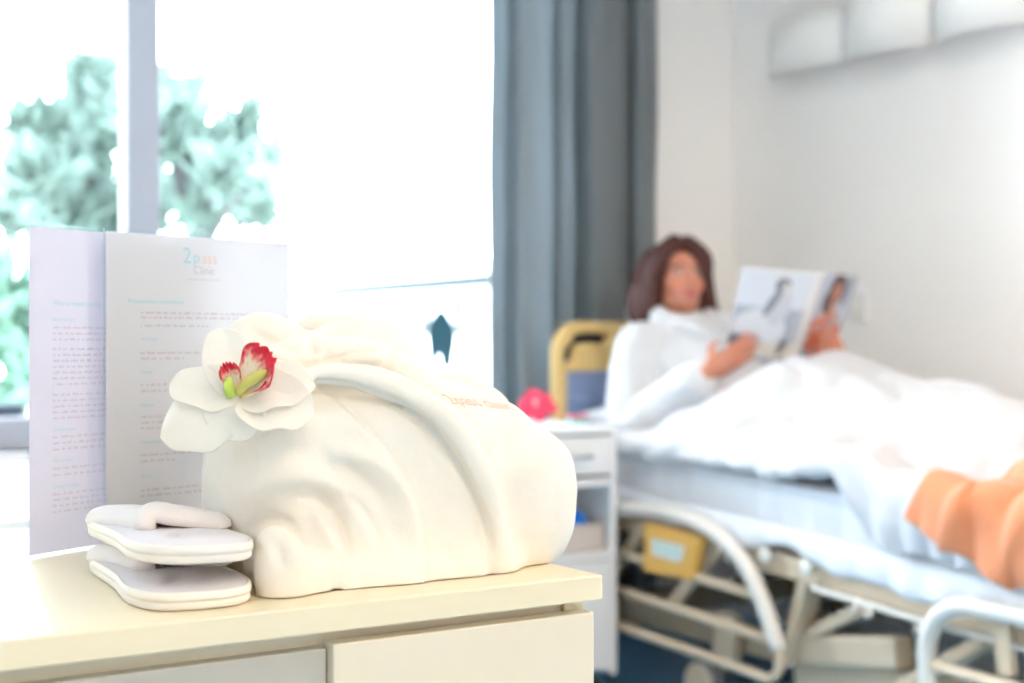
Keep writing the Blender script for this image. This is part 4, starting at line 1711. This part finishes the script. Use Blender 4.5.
nz = pnoise(P_[::1] * np.array([1, 1, 1]), 30, 2.0)
col *= (1 + .10 * nz)[:, None]
for sx_ in (-1, 1):
    k = np.exp(-((r_ - sx_ * .040) / .022) ** 2 - ((u_ + .028) / .018) ** 2) * isface
    col += k[:, None] * np.array([.08, -.01, -.01])
    paint(isface & (np.abs(u_ - .031 + .15 * np.abs(np.abs(r_) - .028)) < .0042) & (np.abs(r_) > .012) & (np.abs(r_) < .048), (.07, .03, .025))
    ex = ((r_ - sx_ * .031) / .0155) ** 2 + ((u_ - .009) / .0052) ** 2
    paint(isface & (ex < 1.5) & (ex > 1), (.10, .04, .035))
    paint(isface & (ex <= 1), (.62, .55, .50))
    paint(isface & (((r_ - sx_ * .031 - .002) / .006) ** 2 + ((u_ - .009) / .006) ** 2 < 1), (.03, .015, .01))
lipm = isface & (f_ > .07) & ((r_ / .026) ** 2 + ((u_ + .056) / .0115) ** 2 < 1)
paint(lipm, (.50, .12, .11))
person = thing('person', 'woman with auburn hair in a white bathrobe, reclining in bed and reading a magazine', 'person', (2.86, 3.06, zmt(3.06)))
link_mesh('body', P_, F_, SKIN, person, colors=np.clip(col, 0, 1))

# hair
S = SDF(head - .27, head + .22, .0048)
S.ell(HD(0, -.026, .030), (.094, .106, .096), Rh, k=.02)
S.ell(HD(0, -.055, -.05), (.094, .072, .11), Rh, k=.03)
S.ell(HD(0, .03, .088), (.055, .050, .036), Rh, k=.025)
for sx_ in (-1, 1):
    S.chain([HD(sx_ * .025, .045, .112), HD(sx_ * .075, .045, .065), HD(sx_ * .090, .020, .0), HD(sx_ * .095, .010, -.07), HD(sx_ * .088, .005, -.125)],
            [.020, .026, .028, .032, .022], k=.02, n=20)
    S.chain([HD(sx_ * .07, -.02, .06), HD(sx_ * .105, -.03, -.02), HD(sx_ * .115, -.03, -.09), HD(sx_ * .105, -.03, -.14)], [.03, .035, .040, .026], k=.02, n=16)
S.chain([HD(-.09, -.06, 0), HD(-.13, -.055, -.08), HD(-.145, -.045, -.14), HD(-.15, -.03, -.165)], [.03, .036, .032, .018], k=.02, n=16)
S.ell(HD(.004, .085, -.016), (.063, .070, .110), Rh, k=.014, sub=True)      # opening for the face
P_, F_ = S.mesh(2)
N_ = vnormals(P_, F_)
loc = (P_ - head) @ Rh.T
ang = np.arctan2(loc[:, 0], -loc[:, 1] + .02)
st = .0035 * np.sin(ang * 34 + 5 * np.sin(loc[:, 2] * 22) + 2.2 * pnoise(P_, 14, 5)) + .0035 * pnoise(P_ * np.array([1, 1, .4]), 55, 1)
P_ = P_ + N_ * st[:, None]
link_mesh('hair', P_, F_, HAIR, person)
for sx_ in (-1, 1):
    e = HD(sx_ * .082, .012, -.050)
    ring = [e + hf * (.007 * math.cos(a)) + hu * (-.022 + .022 * math.sin(a)) for a in np.linspace(0, 2 * PI, 20, endpoint=False)]
    MB().tube(ring, .0022, 8, closed=True).build('earring', CHROME, person, True)

SH = S
# bathrobe worn
S = SDF((2.46, 2.90, .60), (3.28, 3.66, 1.18), .006)
S.ell(pelvis + np.array([0, .02, .0]), (.190, .105, .14), Rt, k=.04)
S.ell((pelvis + chest) / 2, (.172, .125, .19), Rt, k=.04)
S.ell(chest, (.19, .130, .165), Rt, k=.04)
S.chain([shN + np.array([.01, 0, -.01]), neckb - tz * .05, shF + np.array([0, 0, -.01])], [.078, .08, .078], k=.03)
wN = elN + (at(707, 376, 4.035) - elN) * .86
wF = elF + (at(846, 380, 4.13) - elF) * .62
S.chain([shN, (shN + elN) / 2 + np.array([-.01, 0, 0]), elN, wN], [.080, .082, .080, .058], k=.025, n=20)
S.chain([shF, (shF + elF) / 2 + np.array([.01, 0, 0]), elF, wF], [.080, .076, .066, .046], k=.025, n=20)
# shawl collar rolled high around the neck
nc = neckb + np.array([0, -.006, .030])
colr = [nc + np.array([.015, -.105, -.10]), nc + np.array([-.055, -.085, -.028]), nc + np.array([-.092, -.02, .008]), nc + np.array([-.060, .075, .025]), nc + np.array([.0, .095, .03]),
        nc + np.array([.060, .075, .025]), nc + np.array([.092, -.02, .008]), nc + np.array([.060, -.085, -.028]), nc + np.array([.0, -.115, -.105]), nc + np.array([-.04, -.17, -.20])]
S.chain(colr, [.022, .029, .031, .031, .031, .031, .031, .029, .026, .022], k=.012, n=50)
S.cone(neckb - tz * .01, HD(0, .0, -.10), .050, .062, k=.008, sub=True)
# lapels crossing over the chest
for sx_ in (-1, 1):
    mid_ = (pelvis + chest) / 2
    S.chain([neckb + np.array([sx_ * .088, -.03, .0]), chest + tn * .128 + tz * .06 + tr_ * sx_ * .085, chest + tn * .140 - tz * .04 + tr_ * sx_ * .045, mid_ + tn * .130 - tr_ * sx_ * .03],
            [.026, .024, .022, .018], k=.006, n=18)
# belt and cuffs
S.chain([wN + (elN - wN) * .16, wN], [.064, .062], k=.006)
S.chain([wF + (elF - wF) * .16, wF], [.056, .053], k=.006)
SR = S
P_, F_ = S.mesh(2)
N_ = vnormals(P_, F_)
P_ = P_ + N_ * (.010 * pnoise(P_, 9, 1) + .006 * pnoise(P_, 22, 4))[:, None]
P_[:, 2] = np.maximum(P_[:, 2], zmt(P_[:, 1]) + .004)
link_mesh('bathrobe', P_, F_, TERRY_W, person)


# ------------------------------------------------------------------ pillows
def pillow(label, c, size, R, nu=40, nv=30, group='pillows on the bed', clear=None):
    V = []
    F = []
    sx_, sy_, sz_ = size
    for side in (1, -1):
        for i in range(nu):
            for j in range(nv):
                u, v = 2 * i / (nu - 1) - 1, 2 * j / (nv - 1) - 1
                h_ = ((1 - abs(u) ** 2.6) * (1 - abs(v) ** 2.6)) ** .55
                x = u * (1 - .06 * (1 - abs(v) ** 2))
                y = v * (1 - .08 * (1 - abs(u) ** 2))
                wv = .05 * math.sin(7 * u + 3 * v) * h_ + .04 * math.sin(11 * v - 4 * u) * h_
                V.append(np.array([x * sx_ / 2, y * sy_ / 2, side * h_ * sz_ / 2 * (1 + wv)]))
    b = nu * nv
    for i in range(nu - 1):
        for j in range(nv - 1):
            a = i * nv + j
            F.append((a, a + nv, a + nv + 1, a + 1))
            F.append((b + a, b + a + 1, b + a + nv + 1, b + a + nv))
    V = np.array(V) @ np.array(R) + np.array(c)
    V = SR.push_out(V, .006)
    V = SB.push_out(V, .006)
    V = SH.push_out(V, .006)
    V[:, 2] = np.maximum(V[:, 2], zmt(V[:, 1]) + .008)
    if clear is not None:
        V[:, 1] = np.maximum(V[:, 1], clear)
    t = thing('pillow', label, 'pillow', (c[0], c[1], V[:, 2].min()), group)
    o = link_mesh('pillowcase', V, F, SHEET, t)
    wl = o.modifiers.new('weld', 'WELD')
    wl.merge_threshold = .0005
    return t


pillow('white pillow lying flat against the headboard beside the reading woman', (2.97, 3.575, zmt(3.575) + .060), (.80, .19, .11), np.eye(3))
e1_ = np.array([1, 0, 0])
e2_ = nrm(np.array([0, .22, .97]))
e3_ = np.cross(e1_, e2_)
pillow('white pillow propped upright behind the back of the reading woman', (2.98, 3.63, zmt(3.6) + .265), (.44, .28, .09), np.array([e1_, e2_, e3_]), clear=3.57)



# ================================================================== MAGAZINE
def cover_cols(kind, nu, nv):
    c = np.zeros((nu, nv, 3))
    for i in range(nu):
        for j in range(nv):
            u, v = i / (nu - 1), j / (nv - 1)            # v = 0 at the top
            e = lambda cx, cy, rx, ry, a=0: (((u - cx) * math.cos(a) + (v - cy) * math.sin(a)) / rx) ** 2 + ((-(u - cx) * math.sin(a) + (v - cy) * math.cos(a)) / ry) ** 2
            if kind == 'grey':
                k = np.array([.66, .70, .78])
                if v > .44:
                    k = np.array([.36, .41, .50]) if u < .86 else np.array([.45, .47, .52])
                if v > .84:
                    k = np.array([.62, .58, .54])
                if e(.28, .62, .26, .15, -.35) < 1 or e(.55, .66, .22, .17, .5) < 1:
                    k = np.array([.66, .69, .75])
                if e(.60, .42, .15, .22, .2) < 1:
                    k = np.array([.55, .58, .64])
                if e(.50, .36, .055, .20, .45) < 1:
                    k = np.array([.22, .24, .30])
                if e(.58, .17, .105, .085) < 1:
                    k = np.array([.17, .17, .21])
                if e(.625, .20, .05, .06) < 1:
                    k = np.array([.62, .60, .60])
                if e(.20, .86, .17, .09, .1) < 1:
                    k = np.array([.11, .14, .21])
                if e(.78, .88, .05, .10, .5) < 1:
                    k = np.array([.16, .14, .14])
                if u < .02 or v < .02 or u > .97:
                    k = np.array([.80, .80, .82])
            else:
                k = np.array([.42, .46, .56])
                if e(.75, .25, .28, .5) < 1:
                    k = np.array([.52, .56, .64])
                if e(.80, .2, .1, .2) < 1:
                    k = np.array([.26, .30, .38])
                if e(.52, .74, .40, .36) < 1:
                    g = math.sin(u * 19 + 3 * math.sin(v * 11)) * math.sin(v * 17 + 2 * math.sin(u * 9))
                    k = np.array([.66, .13, .05]) if g > -.2 else (np.array([.16, .36, .42]) if g < -.62 else np.array([.66, .64, .66]))
                if e(.52, .17, .19, .20) < 1 or e(.40, .32, .13, .14) < 1:
                    k = np.array([.07, .035, .04])
                if e(.54, .20, .10, .11) < 1 or e(.52, .36, .06, .10) < 1:
                    k = np.array([.50, .20, .13])
                if u < .10:
                    k = np.array([.74, .70, .68])
            c[i, j] = k
    return c.reshape(-1, 3)


mgt = thing('magazine', 'open magazine held by the woman, grey photo on one cover, orange dress on the other', 'magazine', MG['sb'])


def cover(name, a, b, c, d, kind, nrmv, bow):
    nu, nv = 84, 110
    V = []
    for i in range(nu):
        for j in range(nv):
            u, v = i / (nu - 1), j / (nv - 1)
            p_ = (a * (1 - u) + b * u) * (1 - v) + (c * (1 - u) + d * u) * v
            V.append(p_ + nrmv * bow * math.sin(PI * u))
    o = link_mesh(name, V, grid_faces(nu, nv), PRINT, mgt, colors=cover_cols(kind, nu, nv))
    solid(o, .0012, 0)
    # the block of inner pages behind the cover
    V2 = []
    for k in range(3):
        for i in range(12):
            u = i / 11
            for v in (.01, .99):
                uu = u * (.985 if kind == 'tint' else .985) + (.015 if kind == 'grey' else 0)
                p_ = (a * (1 - uu) + b * uu) * (1 - v) + (c * (1 - uu) + d * uu) * v
                V2.append(p_ + nrmv * (bow * math.sin(PI * uu) + .0025 + .0022 * k))
    F2 = []
    for k in range(3):
        for i in range(11):
            q_ = k * 24 + i * 2
            F2.append((q_, q_ + 2, q_ + 3, q_ + 1))
    solid(link_mesh('pages', V2, F2, mat('page_paper', (.82, .82, .82), .5, noise=.02), mgt), .0016, 0)


cover('cover', MG['tl'], MG['st'], MG['bl'], MG['sb'], 'grey', nL, -.006)
cover('cover', MG['st'], MG['tr'], MG['sb'], MG['br'], 'tint', nR, -.004)


# ================================================================== DUVET AND BLANKET
def duvet_profile(y):
    """cross-section control points (x, z) at a place along the bed, near hem first"""
    zt = zmt(y)
    zc = np.interp(y, [1.5, 1.53, 1.60, 1.9, 2.1, 2.5, 2.8, 2.92, 3.05, 3.25, 3.40], [.64, .74, .81, .835, .838, .845, .905, .950, .915, .875, .85])
    drop = np.interp(y, [1.4, 2.0, 2.2, 2.32, 2.365, 2.41, 2.5, 3.5], [.108, .108, .108, .10, .06, .004, .0, .0])
    drop += .008 * math.sin(y * 17 + .6) + .005 * math.sin(y * 43)
    xh = BXN - .036 - np.interp(y, [2.0, 2.4], [.012, 0])
    mid = np.interp(y, [1.6, 2.25, 2.7, 3.0, 3.3], [.26, .28, .52, .58, .50])
    m2 = np.interp(y, [1.6, 2.25, 2.7], [.62, .64, .92])
    zh = zt + np.interp(y, [2.0, 2.3, 2.40, 2.98], [.0, .02, .045, .006])
    return [(xh, zh - drop), (xh - .010, zh - drop * .45 + .012), (xh + .018, zh + .045), (BXN + .13, zt + (zc - zt) * mid), (2.76, zt + (zc - zt) * m2), (2.95, zc),
            (3.12, zt + (zc - zt) * .82), (3.33, zt + (zc - zt) * .5), (BXF + .012, zt + .06), (BXF + .040, zt - .05)]


DNY, DNQ = 150, 110
dy0, dy1 = 1.515, 3.20
YS = np.linspace(dy0, dy1, DNY)
G = np.zeros((DNY, DNQ, 3))
for i, y in enumerate(YS):
    c = spline(duvet_profile(y), DNQ)
    for j, (x, z) in enumerate(c):
        q = j / (DNQ - 1)
        # upper edge of the duvet sags towards the hips near the bed side
        yy = y + max(0, (y - 2.7) / .5) * .26 * max(0, 1 - q / .42)
        w1 = mnoise.noise(Vector((x * 6, y * 5, 1.3))) * .030 + mnoise.noise(Vector((x * 15 + y * 9, y * 6 - x * 7, 4.1))) * .030 + (abs(mnoise.noise(Vector((x * 11 - y * 5, y * 9 + x * 4, 7.7)))) - .2) * .040
        w1 += .010 * math.sin((y * 1.0 + x * .8) * 26 + 3 * mnoise.noise(Vector((x * 3, y * 3, 0)))) * math.exp(-((q - .35) / .2) ** 2) * np.interp(y, [2.0, 2.4, 2.9], [1, .7, .2])
        if q < .2:
            x += .010 * math.sin(y * 62 + 3 * math.sin(y * 9)) * (1 - q / .2)
            z += .004 * math.sin(y * 75) * (1 - q / .2)
        G[i, j] = (x, yy, z + w1 * min(1, q * 5))
# rounded, thick upper edge
for k in range(8):
    f = math.sin((k + 1) / 8 * PI / 2)
    i = DNY - 1 - (7 - k)
    for j in range(DNQ):
        zt = zmt(YS[i])
        G[i, j, 2] -= .028 * f * f * (1 if G[i, j, 2] > zt + .05 else .3)
Gf = G.reshape(-1, 3)
Gp = SB.push_out(Gf, .026, (0, 0, 1), 10)
lap = (Gf[:, 1] < 2.86)[:, None]
Gf = np.where(lap, np.minimum(Gp, Gf + .06), Gf)
Gp = SB.push_out(SR.push_out(Gf, .026, None, 14), .026, None, 10)
Gf = Gf + (Gp - Gf) * np.minimum(1, .035 / (np.linalg.norm(Gp - Gf, axis=1)[:, None] + 1e-9))
Gf[:, 2] = np.where(Gf[:, 1] > 2.84, np.minimum(Gf[:, 2], G.reshape(-1, 3)[:, 2]), Gf[:, 2])
Gf[:, 2] = np.maximum(Gf[:, 2], np.where((Gf[:, 0] > BXN) & (Gf[:, 0] < BXF), zmt(Gf[:, 1]) + .022, -1))
G = Gf.reshape(G.shape)
for _ in range(2):
    G[1:-1, 1:-1] = .5 * G[1:-1, 1:-1] + .125 * (G[:-2, 1:-1] + G[2:, 1:-1] + G[1:-1, :-2] + G[1:-1, 2:])
Gn = np.zeros_like(G)
du = np.gradient(G, axis=0)
dv = np.gradient(G, axis=1)
Gn = np.cross(dv, du)
Gn /= np.linalg.norm(Gn, axis=2)[..., None] + 1e-9
if Gn[DNY // 2, DNQ // 2, 2] < 0:
    Gn = -Gn
dv_o = thing('duvet', 'crumpled white duvet covering the woman from the waist to the foot of the bed', 'duvet', (2.95, 2.4, zmt(2.4)))
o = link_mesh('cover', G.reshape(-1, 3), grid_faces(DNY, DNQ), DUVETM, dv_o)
solid(o, .016, -1 if Gn[0, 0] is not None else -1)
subsurf(o, 1)


def dsurf(y, j):
    i = np.clip((y - dy0) / (dy1 - dy0) * (DNY - 1), 0, DNY - 1.001)
    j = np.clip(j, 0, DNQ - 1.001)
    i0, j0 = int(i), int(j)
    a, b = i - i0, j - j0
    bl_ = lambda A: (A[i0, j0] * (1 - a) + A[i0 + 1, j0] * a) * (1 - b) + (A[i0, j0 + 1] * (1 - a) + A[i0 + 1, j0 + 1] * a) * b
    return bl_(G), bl_(Gn)


# orange blanket: laid slantwise over the foot end
V = []
NU, NV = 60, 60
for a in range(NU):
    u = a / (NU - 1)
    for b in range(NV):
        v = b / (NV - 1)
        y = 2.19 - .25 * v - u * (.66 - .25 * v)
        jl = max(2.0, 11.5 - 20 * u)
        P0_, N0_ = dsurf(y, jl + (88 - jl) * v)
        fld = .012 + .003 * math.sin((y * .9 + v * .3) * 30 + 1.0) + .022 * math.exp(-((y - 2.06 + .22 * v) / .03) ** 2) + .018 * math.exp(-((y - 1.93 + .30 * v) / .03) ** 2)
        V.append(P0_ + N0_ * (.022 + fld * min(1, u * 5)))
bk = thing('blanket', 'orange fleece blanket corner lying slantwise over the duvet at the foot end', 'blanket', V[0])
o = link_mesh('cloth', V, grid_faces(NU, NV), ORANGE, bk)
solid(o, .007, 0)
subsurf(o, 1)
